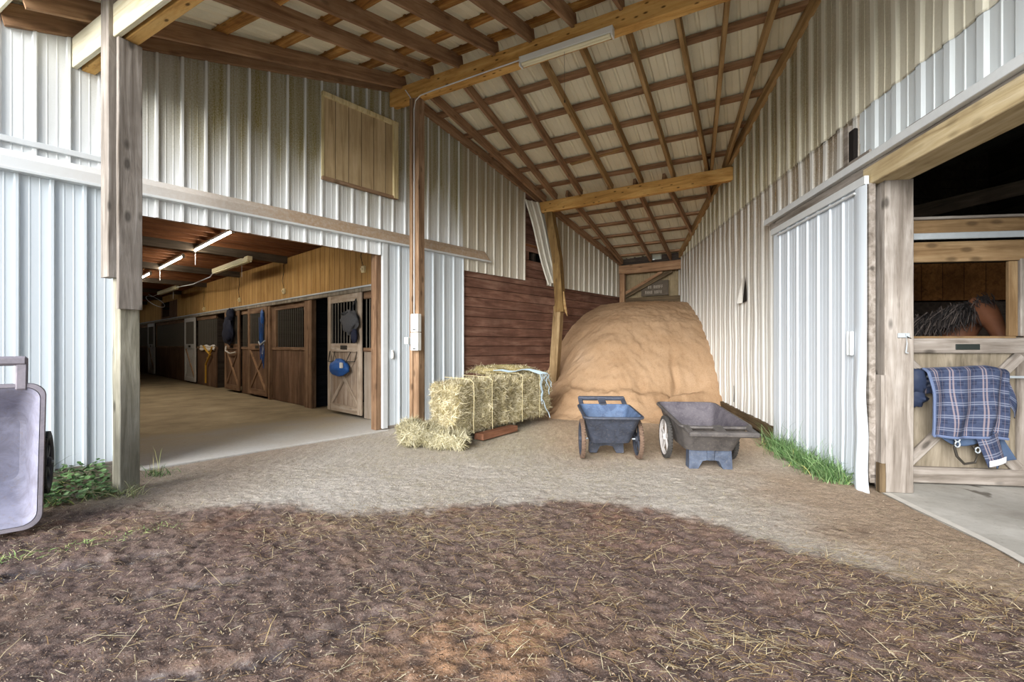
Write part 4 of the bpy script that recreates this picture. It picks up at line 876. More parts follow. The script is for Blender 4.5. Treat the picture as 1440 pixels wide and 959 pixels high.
def puddle(x, y):
    # two shallow wheel ruts running towards the left front corner
    d1 = np.abs((y - 1.95) - .55 * (x + 1.1) - .05 * np.sin(x * 7)); d2 = np.abs((y - 2.32) - .50 * (x + 2.05) - .06 * np.sin(x * 6)); d3 = np.abs((y - 2.62) - .42 * (x + 2.9))
    n_ = vnoise(x, y, 6, 15)
    return np.maximum.reduce([sm(.09, .03, d1) * sm(-1.75, -1.5, x) * sm(-.45, -.75, x), sm(.07, .02, d2) * sm(-2.1, -1.9, x) * sm(-1.2, -1.5, x), sm(.12, .04, d3) * sm(-2.0, -2.4, x)]) * sm(.32, .46, n_)
def gz(x, y):
    x = np.asarray(x, float); y = np.asarray(y, float); mu = mudmask(x, y)
    z = -.015 + .05 * (vnoise(x, y, 1.1, 1) - .5) * (.35 + .65 * mu) + (vnoise(x, y, 6, 2) - .5) * (.010 + .016 * mu) + (vnoise(x, y, 22, 3, 3) - .5) * (.012 + .034 * mu)
    z = z + .11 * sm(1.1, .1, OL(x, y)) * sm(6.6, 6.2, SL(x, y)) + .16 * sm(.9, .0, OR(x, y)) * sm(5.4, 6.4, SR(x, y)) + .02 * sm(1.0, .0, OL(x, y)) * sm(9.4, 9.6, SL(x, y))
    z = z - .03 * puddle(x, y)
    ins = (OL(x, y) < .03) & (SL(x, y) > 6.15); z = np.where(ins, -.06, z)
    z = np.where(slab_in(x - .07, y), np.minimum(z, -.05), np.where(slab_in(x + .12, y), np.minimum(z * .5 - .004, .0), z)); near = sm(.18, 0, np.abs(OL(x, y))) * ((SL(x, y) > 6.3) & (SL(x, y) < 9.5)); z = z * (1 - near) - .03 * near
    return z
def gcol(x, y):
    def L(c): return np.array(srgb(*c)[:3])[None, :]
    n1 = vnoise(x, y, 1.6, 21)[:, None]; n2 = vnoise(x, y, 7, 22)[:, None]; n3 = vnoise(x, y, 40, 23, 2)[:, None]
    dust = L((188, 178, 164)) * (1 - n1) + L((204, 197, 188)) * n1
    hay = sm(2.1, .4, np.hypot(x + .1, y - 6.6))[:, None] * (.4 + .6 * n2); dust = dust * (1 - .55 * hay) + L((168, 154, 112)) * .55 * hay
    saw = (sm(4.4, 6.0, y + .7 * (vnoise(x, y, 2, 31) - .5)) * sm(.0, .9, x))[:, None]; dust = dust * (1 - saw) + L((186, 162, 136)) * saw
    brown = (sm(1.6, 2.6, x + .8 * (vnoise(x, y, 2.5, 33) - .5)) * sm(5.2, 4.4, y))[:, None]; dust = dust * (1 - .75 * brown) + L((164, 136, 106)) * .75 * brown
    lb = (sm(-2.0, -3.2, x))[:, None]; dust = dust * (1 - .5 * lb) + L((150, 120, 92)) * .5 * lb
    mud = L((92, 74, 66)) * (1 - n2) + L((130, 108, 98)) * n2
    pur = sm(.4, .6, vnoise(x, y, 1.3, 41))[:, None]; mud = mud * (1 - .4 * pur) + L((106, 84, 80)) * .4 * pur
    red = sm(.50, .64, vnoise(x, y, 2.8, 42))[:, None] * sm(2.6, 3.5, y)[:, None]; mud = mud * (1 - .4 * red) + L((124, 84, 58)) * .4 * red
    tan = (sm(.85, .15, np.hypot((x + .12) / 1.0, (y - 1.98) / .55)) * sm(.35, .55, vnoise(x, y, 5, 43)))[:, None]; mud = mud * (1 - .7 * tan) + L((184, 140, 102)) * .7 * tan
    tan2 = (sm(.52, .7, vnoise(x, y, 2.1, 44)))[:, None]; mud = mud * (1 - .18 * tan2) + L((168, 132, 100)) * .18 * tan2
    dk = (np.maximum(np.exp(-((x - 2.4) / .26) ** 2 - ((y - 3.22) / .07) ** 2), .8 * np.exp(-((x - 1.05) / .2) ** 2 - ((y - 3.95) / .06) ** 2)) * sm(.35, .6, vnoise(x, y, 14, 61)))[:, None]; dust = dust * (1 - .9 * dk) + L((92, 70, 54)) * .9 * dk
    mm = mudmask(x, y)[:, None]; c = dust * (1 - mm) + mud * mm
    pu = puddle(x, y)[:, None]; c = c * (1 - .6 * pu) + L((70, 66, 66)) * .6 * pu
    gr = (sm(1.5, .5, OL(x, y)) * sm(6.5, 6.1, SL(x, y)))[:, None]; c = c * (1 - .6 * gr) + L((104, 94, 60)) * .6 * gr
    return c * (.72 + .56 * n3)
nx, ny = 560, 340
xs = np.linspace(-6.2, 5.2, nx); ys = np.concatenate([np.linspace(-1, 1.5, 30, endpoint=False), np.linspace(1.5, 5, 320, endpoint=False), np.linspace(5, 13.2, 120)]); ny = len(ys)
gx, gy = np.meshgrid(xs, ys); fx, fy = gx.ravel(), gy.ravel()
b = B(); b.v = list(zip(fx.tolist(), fy.tolist(), gz(fx, fy).tolist())); b.f = [(j * nx + i, j * nx + i + 1, (j + 1) * nx + i + 1, (j + 1) * nx + i) for j in range(ny - 1) for i in range(nx - 1)]
col = np.concatenate([gcol(fx, fy), (1 - puddle(fx, fy))[:, None]], 1)
m = M_('yard_dirt'); a = m.n.new('ShaderNodeVertexColor'); a.layer_name = 'Col'; v = m.map((1, 1, 1))
n_ = m.noise(v, 55, 5, .75); n2 = m.noise(v, 16, 5, .7); c = m.mix(m.fr(n_, .35, .7, 0, .55), a.outputs['Color'], m.mix(.8, a.outputs['Color'], (.02, .014, .01, 1)))
n4 = m.noise(v, 150, 4, .8); c = m.mix(m.fr(n4, .5, .66, 0, .5), c, m.mix(.75, c, (.015, .01, .008, 1))); c = m.mix(m.fr(n4, .44, .34, 0, .45), c, m.mix(.55, c, (.8, .7, .6, 1)))
c = m.mix(m.fr(n2, .55, .75, 0, .3), c, m.mix(.5, c, (.75, .66, .56, 1)))
hh = m.math('ADD', n_, n2); bp = m.n.new('ShaderNodeBump'); bp.inputs['Distance'].default_value = .03; m.l.new(m.math('MULTIPLY', a.outputs['Alpha'], .55), bp.inputs['Strength']); m.l.new(hh, bp.inputs['Height']); m.l.new(bp.outputs[0], m.p.inputs['Normal'])
DIRT = m.set(c, m.fr(a.outputs['Alpha'], .2, .9, .12, .92), 0, .4)
obj('ground', b, DIRT, kind='structure', smooth=True, color=col)
b = B(); b.add([(-60, -60, -.12), (60, -60, -.12), (60, 40, -.12), (-60, 40, -.12)], [(0, 1, 2, 3)]); obj('ground_far', b, plain('far_yard_dirt', srgb(206, 200, 182), .9, var=.15, scale=.6), kind='structure')

# ------------------------------------------------------------------ straw, hay, grass (blades)
def blades(P0, D, U, L, Wd, bend, colors):
    """thin two-segment strips: start P0, direction D, bend towards U"""
    n = len(P0); D = D / np.linalg.norm(D, axis=1, keepdims=True)
    side = np.cross(D, U); side /= np.maximum(np.linalg.norm(side, axis=1, keepdims=True), 1e-6)
    mid = P0 + D * (L * .5)[:, None] + U * (bend * L)[:, None]; end = P0 + D * L[:, None] + U * (bend * L * .6)[:, None] * 0
    w = side * (Wd / 2)[:, None]
    V = np.stack([P0 - w, P0 + w, mid - w, mid + w, end - w * .5, end + w * .5], 1).reshape(-1, 3)
    i = np.arange(n)[:, None] * 6; F_ = np.concatenate([i + np.array([0, 1, 3, 2]), i + np.array([2, 3, 5, 4])], 0)
    C = np.repeat(np.concatenate([colors, np.ones((n, 1))], 1), 6, 0); return V, F_, C
def blade_obj(name, parts, mat, parent=None, F=FW, origin=(0, 0, 0), base=None):
    V = []; F_ = []; C = []; k = 0
    if base is not None: V.append(np.array(base[0].v)); F_ += base[0].f; C.append(np.repeat(np.array([[*base[1], 1.]]), len(base[0].v), 0) * np.concatenate([(.7 + .5 * vnoise(np.array(base[0].v)[:, 0] + np.array(base[0].v)[:, 2], np.array(base[0].v)[:, 1], 14, 3))[:, None]] * 3 + [np.ones((len(base[0].v), 1))], 1)); k = len(base[0].v)
    for v, f, c in parts: V.append(v); F_ += (f + k).tolist(); C.append(c); k += len(v)
    bb = B(); bb.v = np.concatenate(V).tolist(); bb.f = F_
    return obj(name, bb, mat, parent, F, color=np.concatenate(C), origin=origin)
def cl(*cs): return np.array([srgb(*c)[:3] for c in cs])
STRAWC = cl((206, 188, 146), (190, 166, 120), (222, 208, 172), (168, 142, 100), (150, 122, 84)); HAYC = cl((188, 177, 142), (168, 157, 120), (206, 197, 166), (146, 136, 100), (220, 211, 184)); CHIPC = cl((98, 76, 62), (116, 94, 80), (136, 110, 92), (150, 124, 104), (62, 48, 42), (84, 66, 56), (172, 150, 130), (196, 178, 156))
def pick(pal, n): return pal[rng.integers(0, len(pal), n)] * rng.uniform(.75, 1.15, (n, 1))
STRAW_M = attr('dry_straw', .7); GRASS_M = attr('green_grass', .6, spec=.3)
def scatter(n, dens, lmin, lmax, w, pal, lift=.004, tilt=.12, ybias=1.):
    out = []; tot = 0
    while tot < n:
        k = n * 3; y = 1.55 + (8.6 - 1.55) * rng.random(k) ** 1.6; x = rng.uniform(-4.4, 4.2, k)
        keep = (np.abs(x) < y * 1.2 + .3) & (OL(x, y) > .02) & (OR(x, y) > .02) & ~slab_in(x, y) & (rng.random(k) < dens(x, y)); x, y = x[keep], y[keep]; out.append(np.stack([x, y], 1)); tot += len(x)
    p = np.concatenate(out)[:n]; z = gz(p[:, 0], p[:, 1]) + lift + rng.random(n) * .012
    ang = np.where(rng.random(n) < .5, rng.normal(-.25, .5, n), rng.uniform(0, 2 * np.pi, n)); D = np.stack([np.cos(ang), np.sin(ang), rng.normal(0, tilt, n)], 1); U = np.tile([0, 0, 1.], (n, 1))
    L = rng.uniform(lmin, lmax, n) * rng.choice([.5, 1, 1, 1.5], n); return blades(np.column_stack([p, z]), D, U, L, rng.uniform(.6, 1.3, n) * w, rng.uniform(-.03, .10, n), pick(pal, n))
clump = lambda x, y: vnoise(x, y, 2.4, 71) ** 2 * 2.4
dn_mud = lambda x, y: np.clip(.02 + clump(x, y) ** 1.5 * (.35 + 1.2 * sm(.75, .1, np.abs(y - 3.35) + .25 * np.abs(x + .5)) + .9 * sm(1.4, 2.6, x)), 0, 1) * mudmask(x, y)
dn_dust = lambda x, y: np.clip(clump(x, y) * (.3 + .9 * sm(2.4, .6, np.hypot(x + .4, y - 6.0))), 0, 1) * (1 - mudmask(x, y)) * (1 - .6 * sm(1.8, 2.4, x))
def clusters(x, y):
    q = np.zeros_like(x)
    for cx, cy, sx_, sy_, a in ((-.45, 3.25, .75, .22, 1.), (.15, 3.0, .6, .2, .6), (.95, 2.03, .35, .16, 1.), (2.3, 2.35, .55, .3, .9), (-.5, 2.2, .3, .25, .5), (1.75, 2.75, .9, .25, .6), (.35, 2.35, .3, .3, .3), (-1.0, 3.5, .5, .2, .6)): q = np.maximum(q, a * np.exp(-((x - cx) / sx_) ** 2 - ((y - cy) / sy_) ** 2))
    return q * (.3 + 1.2 * vnoise(x, y, 5, 91))
o = blade_obj('straw_litter', [scatter(2600, clusters, .03, .11, .0026, STRAWC, .006, .10), scatter(5200, dn_mud, .02, .075, .0026, STRAWC), scatter(16000, dn_dust, .015, .06, .0025, HAYC), scatter(420, dn_mud, .10, .2, .0032, STRAWC), scatter(75000, lambda x, y: .35 + .65 * mudmask(x, y), .004, .016, .0036, CHIPC, .003, .3)], STRAW_M)
o['kind'] = 'stuff'; tag(o, 'scattered straw and wood chips over the yard dirt', 'straw')

# ------------------------------------------------------------------ hay
A_, B_, C_, D_ = [np.array(q) for q in ((-.76, 5.86), (-1.22, 6.40), (.22, 8.44), (.72, 7.93))]
def bale_pt(u, v): return (A_ * (1 - u) + D_ * u) * (1 - v) + (B_ * (1 - u) + C_ * u) * v
def hay_body(nu, nv, nz, z0, ztop, ptf, rough=.05, rnd=.05):
    b = B()
    def surf(u, v, w):
        p = ptf(u, v); z = z0 + (ztop(u) - z0) * w
        q = Vector((p[0], p[1], z)); c = Vector((*ptf(.5, .5), (z0 + ztop(.5)) / 2)); d = (q - c); d.normalize()
        return q + d * rough * noise.noise(q * 5) + d * rough * .6 * noise.noise(q * 13) - d * rnd * (abs(2 * u - 1) ** 10 + abs(2 * v - 1) ** 8 * .6 + abs(2 * w - 1) ** 8) * .5
    b.grid(lambda s, t_: surf(s, 0, t_), nu, nz); b.grid(lambda s, t_: surf(1 - s, 1, t_), nu, nz); b.grid(lambda s, t_: surf(0, 1 - s, t_), nv, nz); b.grid(lambda s, t_: surf(1, s, t_), nv, nz); b.grid(lambda s, t_: surf(s, t_, 1), nu, nv); b.grid(lambda s, t_: surf(1 - s, t_, 0), nu, nv)
    return b
def fur(b, n, lmin, lmax, w, pal, out=.35, flat=.8):
    V = np.array(b.v); Fq = np.array(b.f); a = V[Fq[:, 0]]; e1 = V[Fq[:, 1]] - a; e2 = V[Fq[:, 3]] - a; nr = np.cross(e1, e2); ar = np.linalg.norm(nr, axis=1); nr /= np.maximum(ar[:, None], 1e-9)
    ix = rng.choice(len(Fq), n, p=ar / ar.sum()); p = a[ix] + e1[ix] * rng.random((n, 1)) + e2[ix] * rng.random((n, 1)); N_ = nr[ix]
    D = rng.normal(0, 1, (n, 3)); D -= N_ * np.sum(D * N_, 1, keepdims=True) * flat; D += N_ * out * rng.random((n, 1)); L = rng.uniform(lmin, lmax, n)
    D /= np.linalg.norm(D, axis=1, keepdims=True); return blades(p + N_ * .004 - D * L[:, None] * .3, D, N_, L, w * rng.uniform(.6, 1.4, n), rng.uniform(0, .15, n), pick(pal, n))
HAYBASE = srgb(142, 130, 90)[:3]
bb = hay_body(70, 20, 24, .10, lambda u: .80 + .05 * u, bale_pt, .085, .12)
o_ = (-.1, 7.0, .1); t = thing('hay_bale', 'large rectangular hay bale against the planked wall beside the centre post', 'hay bale', FW, o_)
blade_obj('hay', [fur(bb, 34000, .04, .13, .0045, HAYC, .6)], STRAW_M, t, FW, o_, base=(bb, HAYBASE))
TW = plain('pale_twine', srgb(204, 192, 152), .8)
for u in (.14, .30, .60, .80):
    b = B(); pts = [(*(bale_pt(u, 0) + np.array([.035, -.035])), z) for z in np.linspace(.12, .80 + .05 * u, 10)] + [(*bale_pt(u, q), .84 + .05 * u) for q in (.05, .5, .95)]
    b.tube([Vector(p) + Vector((.01 * noise.noise(Vector(p) * 6), 0, 0)) for p in pts], 0.004, 5); obj('twine', b, TW, t, FW, origin=o_)
# loose hay on the bale
b = B(); blob(b, (-.15, 7.75, .88), (.55, .25, .09), 5, .4, 28, 12)
o = blade_obj('loose_hay', [fur(b, 2600, .05, .16, .004, HAYC, .6)], STRAW_M, base=(b, HAYBASE)); tag(o, 'loose wisp of hay lying on top of the large bale', 'hay'); o['kind'] = 'thing'
b = B(); TWB = plain('blue_white_twine', srgb(176, 196, 208), .6, var=.1)
rr = random.Random(5)
def over(u, drop, du):
    pts = [Vector((*bale_pt(u - .30 + .05 * k, .55 - .09 * k), .90 + .02 * math.sin(k * 1.7 + u * 9))) for k in range(6)] + [Vector((*(bale_pt(u, 0) + np.array([.05, -.05])), .84))]
    for k in range(1, 7): pts.append(Vector((*(bale_pt(u + du * k / 6 + .012 * math.sin(k * 2), 0) + np.array([.055, -.055])), .84 - drop * k / 6)))
    return pts
for u, dr, du in ((.80, .42, .01), (.82, .45, -.01), (.84, .22, .03), (.86, .36, .05), (.88, .24, .06), (.79, .50, .03)): b.tube(over(u, dr, du), .0065, 5)
b.tube([Vector((*(bale_pt(.81 + .02 * k, 0) + np.array([.06, -.06])), .42 - .065 * k + .02 * math.sin(k * 2))) for k in range(6)], .008, 5)
tag(obj('baling_twine', b, TWB), 'tangle of blue and white baling twine hanging over the large hay bale', 'twine')
# pallet board under it
tag(bar('pallet_board', (-.46, 6.25, .05), (.02, 6.92, .05), .16, .085, wood('red_pallet_wood', srgb(94, 62, 46), srgb(132, 90, 68), srgb(154, 112, 88)), rough=.08), 'reddish pallet board under the front edge of the large bale', 'board')
def sm_pt(u, v):
    a, b2, c, d = [np.array(q) for q in ((-1.40, 5.72), (-1.62, 6.15), (-.62, 6.12), (-.48, 5.62))]
    return (a * (1 - u) + d * u) * (1 - v) + (b2 * (1 - u) + c * u) * v
bb = hay_body(30, 14, 14, 0.0, lambda u: .30 - .08 * u + .05 * math.sin(u * 6), sm_pt, .09, .16)
o = blade_obj('broken_bale', [fur(bb, 8500, .05, .15, .0045, cl((184, 177, 146), (166, 158, 126), (204, 198, 172), (144, 136, 102)), .6)], STRAW_M, base=(bb, srgb(140, 132, 92)[:3]))
tag(o, 'small broken heap of pale hay in front of the large bale and post', 'hay bale')
# sawdust pile
poly = [(-.25, 11.2), (.40, 9.6), (.80, 8.35), (1.6, 7.95), (2.6, 7.85), (3.5, 8.05), (4.6, 8.45)]
def pdist(x, y):
    ds = []
    for (x0, y0), (x1, y1) in zip(poly[:-1], poly[1:]):
        dx, dy = x1 - x0, y1 - y0; t_ = np.clip(((x - x0) * dx + (y - y0) * dy) / (dx * dx + dy * dy), 0, 1); ds.append(np.hypot(x - x0 - t_ * dx, y - y0 - t_ * dy))
    d = np.minimum.reduce(ds); dsoft = -.35 * np.log(sum(np.exp(-q / .35) for q in ds)) + .35 * np.log(1.6); d = np.where(d > .25, np.minimum(d, .25 + np.maximum(dsoft - .25, 0) * 1.06), d) * .35 + .65 * np.where(d > .4, np.maximum(.4, dsoft), d)
    yb = np.interp(x, [p[0] for p in poly], [p[1] for p in poly]); return np.where(y > yb, d, -d)
def pz(x, y):
    x = np.asarray(x, float); y = np.asarray(y, float); d = pdist(x, y) + .22 * (vnoise(x, y, 1.1, 51) - .5) + .06 * (vnoise(x, y, 5, 52) - .5)
    h = np.interp(d, [-.5, -.2, 0, .2, .45, .7, 1.0, 1.5, 2.0, 2.6, 3.4, 5], [-.12, -.03, .05, .22, .56, .92, 1.32, 1.80, 2.12, 2.36, 2.46, 2.48])
    ch = sm(.10, .0, np.abs((x - 2.72) - .55 * np.sin((y - 8.1) * 1.4) - .05 * np.sin(y * 9))) * sm(8.0, 8.2, y) * sm(9.2, 8.7, y); ch2 = sm(.08, 0, np.abs((y - 8.42) - .30 * (x - 2.9))) * sm(2.7, 2.9, x) * sm(3.9, 3.4, x)
    return h - .10 * np.maximum(ch, ch2 * .8) + .035 * (vnoise(x, y, 9, 53) - .5) + .02 * (vnoise(x, y, 30, 54, 2) - .5)
px = np.linspace(.2, 4.7, 190); py = np.linspace(7.6, 12.9, 210); X, Y = np.meshgrid(px, py); X, Y = X.ravel(), Y.ravel()
EM = np.array(inv(FE)); wl_ = (OL(X, Y) > -.02) & (OR(X, Y) > -.02) & (EM[1, 0] * X + EM[1, 1] * Y + EM[1, 3] < .05)
b = B(); b.v = list(zip(X.tolist(), Y.tolist(), pz(X, Y).tolist())); idx = lambda j, i: j * 190 + i
qe = (LM, )
b.f = [(idx(j, i), idx(j, i + 1), idx(j + 1, i + 1), idx(j + 1, i)) for j in range(209) for i in range(189) if wl_[idx(j, i)] or wl_[idx(j + 1, i + 1)]]
m = M_('sawdust'); v = m.map((1, 1, 1)); n1 = m.noise(v, 1.1, 4, .6); n2 = m.noise(v, 45, 5, .75); n3 = m.noise(v, 9, 4, .6)
c = m.ramp(n1, [(.3, srgb(158, 128, 98)), (.6, srgb(172, 144, 115)), (.8, srgb(184, 158, 132))]); c = m.mix(m.fr(n2, .5, .72, 0, .45), c, srgb(116, 84, 56)); c = m.mix(m.fr(n3, .6, .75, 0, .3), c, srgb(136, 102, 70)); m.bump(m.math('ADD', n2, n3), .5, .015); SAW = m.set(c, .95, 0, .1)
o = obj('sawdust_pile', b, SAW, smooth=True); tag(o, 'tall tan heap of sawdust bedding filling the back corner', 'sawdust'); o['kind'] = 'stuff'

# the horse's mane, combed over the near side of the neck
k = 800; f = rng.random(k) * .82; HB = np.array(HX(.72, 1.44, 1.0)); HE = np.array(HX(1.38, 1.74, .60))
base_ = HB + (HE - HB) * f[:, None] + rng.normal(0, .025, (k, 3)) + np.array([-.06, 0, .02]); D = np.column_stack([rng.normal(-.45, .2, k), rng.normal(.35, .3, k), rng.normal(-.75, .25, k)])
kf = 160; fb = np.array(HX(1.36, 1.745, .60)) + rng.normal(0, .03, (kf, 3)); Df = np.column_stack([rng.normal(-.55, .12, kf), rng.normal(.1, .25, kf), rng.normal(-.8, .2, kf)])
blade_obj('mane', [blades(fb, Df, np.tile([-.8, 0, .6], (kf, 1)), rng.uniform(.06, .17, kf), np.full(kf, .009), rng.uniform(.05, .2, kf), pick(cl((44, 40, 40), (62, 56, 54)), kf)), blades(base_, D, np.tile([-.8, 0, .6], (k, 1)), rng.uniform(.12, .30, k), np.full(k, .010), rng.uniform(.05, .22, k), pick(cl((44, 40, 40), (62, 56, 54), (78, 70, 66), (30, 28, 28)), k))], STRAW_M, horse_root, FR, horse_origin)
# ------------------------------------------------------------------ carts
def rrect(hw, y0, y1, r, n=6):
    pts = []
    for cx, cy, a0 in ((hw - r, y0 + r, -90), (hw - r, y1 - r, 0), (-hw + r, y1 - r, 90), (-hw + r, y0 + r, 180)):
        for k in range(n + 1): a = R(a0 + 90 * k / n); pts.append((cx + r * math.cos(a), cy + r * math.sin(a)))
    return pts
def make_cart(label, loc, rotM, tub_m, in_m, wheel_rim, tyre_m, foot_m, s=1., hw=.335, y0=-.44, y1=.50, zr0=.50, zr1=.57, hin=.98, hz=0., wx=.015):
    t = thing('garden_cart', label, 'cart', FW, (0, 0, 0)); t.matrix_world = Matrix.Translation(loc) @ rotM @ Matrix.Scale(s, 4)
    n = 28
    def ring(f, inset, zf):            # f 0 bottom .. 1 rim
        hwf = hw * (.74 + .26 * f) - inset; a = y0 + .16 * (1 - f) + inset; c = y1 - .26 * (1 - f) - inset
        return [Vector((x, y, zf(y))) for x, y in rrect(hwf, a, c, .09 - inset * .5)]
    zt = lambda y: zr0 + (zr1 - zr0) * (y - y0) / (y1 - y0); zb = .19
    rings = [(ring(0, .05, lambda y: zb))]
    for f in (0, .05, .35, .7, .95): rings.append(ring(f, 0, lambda y, f=f: zb + .01 + (zt(y) - zb - .01) * f))
    rg = ring(1, 0, zt)
    lip = [Vector((p.x * 1.0, p.y, p.z)) for p in rg]; c0 = Vector((0, (y0 + y1) / 2, 0))
    def outset(pl, d, dz): 
        o2 = []
        for p in pl: q = Vector((p.x, p.y - c0.y, 0)); q.normalize(); o2.append(Vector((p.x + d * q.x * 1.2, p.y + d * q.y, p.z + dz)))
        return o2
    rings += [outset(rg, .028, -.022), outset(rg, .036, -.012), outset(rg, .030, .004), outset(rg, .0, .006)]
    b = B(); m_ = len(rg); b.v = [tuple(p) for r_ in rings for p in r_]
    b.f = [tuple(range(m_ - 1, -1, -1))] + [(i * m_ + k, i * m_ + (k + 1) % m_, (i + 1) * m_ + (k + 1) % m_, (i + 1) * m_ + k) for i in range(len(rings) - 1) for k in range(m_)]
    auto(obj('tub', b, tub_m, t), 40)
    rings = [ring(1, .004, lambda y: zt(y) + .006)] + [ring(f, .02, lambda y, f=f: zb + .025 + (zt(y) - zb - .025) * f) for f in (.95, .6, .3, .06)] + [ring(0, .05, lambda y: zb + .022)]
    b = B(); b.v = [tuple(p) for r_ in rings for p in r_]
    b.f = [(i * m_ + k, (i + 1) * m_ + k, (i + 1) * m_ + (k + 1) % m_, i * m_ + (k + 1) % m_) for i in range(len(rings) - 1) for k in range(m_)] + [tuple((len(rings) - 1) * m_ + k for k in range(m_))]
    auto(obj('tub_interior', b, in_m, t), 40)
    # handle frame at the rear (y0 side)
    zh = zt(y0)
    b = B(); HM = Matrix.Translation((0, y0, zh)) @ Matrix.Rotation(-math.atan2(hz, .2), 4, 'X')
    for x0, x1 in ((-hw * hin, -hw * (hin - .18)), (hw * (hin - .18), hw * hin), (-.05, .05)): b.box(x0, x1, -.19, .02, -.03, .012, .01, M=HM)
    b.box(-hw * hin, hw * hin, -.235, -.165, -.03, .022, .018, M=HM)
    obj('handle', b, tub_m, t)
    ax = .13
    for sd in (-1, 1):
        b = B(); b.lathe([(.205, -.024), (.225, -.026), (.238, -.018), (.242, 0), (.238, .018), (.225, .026), (.205, .024), (.198, 0)], 36, 'X', (sd * (hw + wx), ax, .242), closed=True)
        for k in range(44):
            w = 2 * math.pi * k / 44; cy, cz = ax + .241 * math.cos(w), .242 + .241 * math.sin(w)
            b.box(-.022, .022, -.008, .008, -.003, .004, 0, M=Matrix.Translation((sd * (hw + wx), cy, cz)) @ Matrix.Rotation(w - math.pi / 2, 4, 'X'))
        bt = b
        b = B(); b.lathe([(.200, -.022), (.205, -.024), (.205, .024), (.200, .022), (.185, .012), (.185, -.012)], 36, 'X', (sd * (hw + wx), ax, .242), closed=True)
        b.lathe([(0, -.035), (.03, -.035), (.042, -.02), (.042, .02), (.03, .035), (0, .035)], 16, 'X', (sd * (hw + wx), ax, .242))
        for k in range(5):
            w = 2 * math.pi * k / 5 + .3
            b.box(-.010, .010, .03, .195, -.024, .024, .006, M=Matrix.Translation((sd * (hw + wx), ax, .242)) @ Matrix.Rotation(w, 4, 'X'))
        h_ = obj('wheel', b, wheel_rim, t); auto(obj('tyre', bt, tyre_m, h_), 50)
    for sd in (-1, 1): obj('axle', B().tube([(sd * hw * .82, ax, .242), (sd * (hw + .05), ax, .242)], .011, 8), GALV, t)
    # moulded feet with an arch between
    prof = [(-.22, .20), (-.225, .0), (-.13, .0), (-.085, .085), (.0, .10), (.085, .085), (.13, .0), (.225, .0), (.22, .20)]
    b = B(); yA, yB = y0 + .17, y0 + .30; k = len(prof)
    vs = [(x, yA + .02 * (z > .1), z) for x, z in prof] + [(x, yB, z) for x, z in prof]
    b.add(vs, [tuple(range(k)), tuple(range(2 * k - 1, k - 1, -1))] + [(i, k + i, k + (i + 1) % k, (i + 1) % k) for i in range(k)])
    b.box(-.04, .04, yA - .012, yA + .02, .09, .20, .01)
    obj('feet', b, foot_m, t)
    return t
def plastic(name, c1, c2, dust): 
    m = M_(name); v = m.map((1, 1, 1)); n1 = m.noise(v, 7, 5, .7, .6); n2 = m.noise(v, 40, 3, .7)
    c = m.mix(m.fr(n1, .4, .65, 0, 1), c1, c2); c = m.mix(m.fr(n2, .55, .72, 0, .4), c, dust); m.bump(n2, .15, .004); return m.set(c, .6, 0, .35)
CB = plastic('black_blue_plastic', srgb(66, 72, 86), srgb(48, 52, 62), srgb(120, 114, 110)); CBI = plastic('blue_grey_tub_inside', srgb(84, 104, 134), srgb(62, 78, 106), srgb(118, 130, 150)); CG = plastic('dark_grey_plastic', srgb(88, 84, 82), srgb(66, 63, 63), srgb(128, 120, 110)); CGI = plastic('grey_violet_tub_inside', srgb(94, 90, 96), srgb(72, 68, 76), srgb(128, 122, 122))
CFT = plastic('blue_grey_feet', srgb(78, 88, 106), srgb(56, 64, 80), srgb(120, 118, 112)); CL = plastic('pale_grey_plastic', srgb(134, 128, 136), srgb(116, 112, 120), srgb(150, 142, 142)); CLI = plastic('pale_violet_tub_inside', srgb(138, 138, 156), srgb(116, 114, 128), srgb(130, 118, 108))
DUSTY = plain('muddy_tyre', srgb(110, 90, 76), .9, var=.6, scale=30); TYRE = plain('grey_tyre', srgb(64, 62, 60), .85, var=.4, scale=30); RIMW = plain('white_wheel', srgb(184, 180, 178), .5, var=.15); RIMB = plain('dark_wheel', srgb(56, 60, 70), .6, var=.3)
make_cart('small black utility cart with blue-grey inside, in front of the sawdust', (1.155, 5.42, -.005), Matrix.Rotation(R(180 - 3), 4, 'Z'), CB, CBI, RIMB, DUSTY, CB, .93, hw=.335, y1=.46, zr0=.60, zr1=.56, hz=.07)
make_cart('larger grey utility cart with white wheels, by the right wall', (2.16, 5.17, -.005), Matrix.Rotation(R(-5), 4, 'Z') @ Matrix.Rotation(R(1.0), 4, 'X'), CG, CGI, RIMW, TYRE, CFT, 1.0, hw=.345, y0=-.50, y1=.62, zr0=.49, zr1=.58, hz=-.035)
# upright one at the left edge: nose on the ground, tub facing the yard
q = Matrix.Rotation(R(40), 4, 'Z') @ Matrix.Rotation(R(90 - 7), 4, 'X') @ Matrix.Rotation(R(180), 4, 'Z')
make_cart('pale grey utility cart stood on end at the left, tub facing outward', (-3.96, 3.39, .525), q, CL, CLI, RIMB, BLACK, CL, .95, hw=.36, y0=-.46, y1=.55, hin=.80, wx=.005)

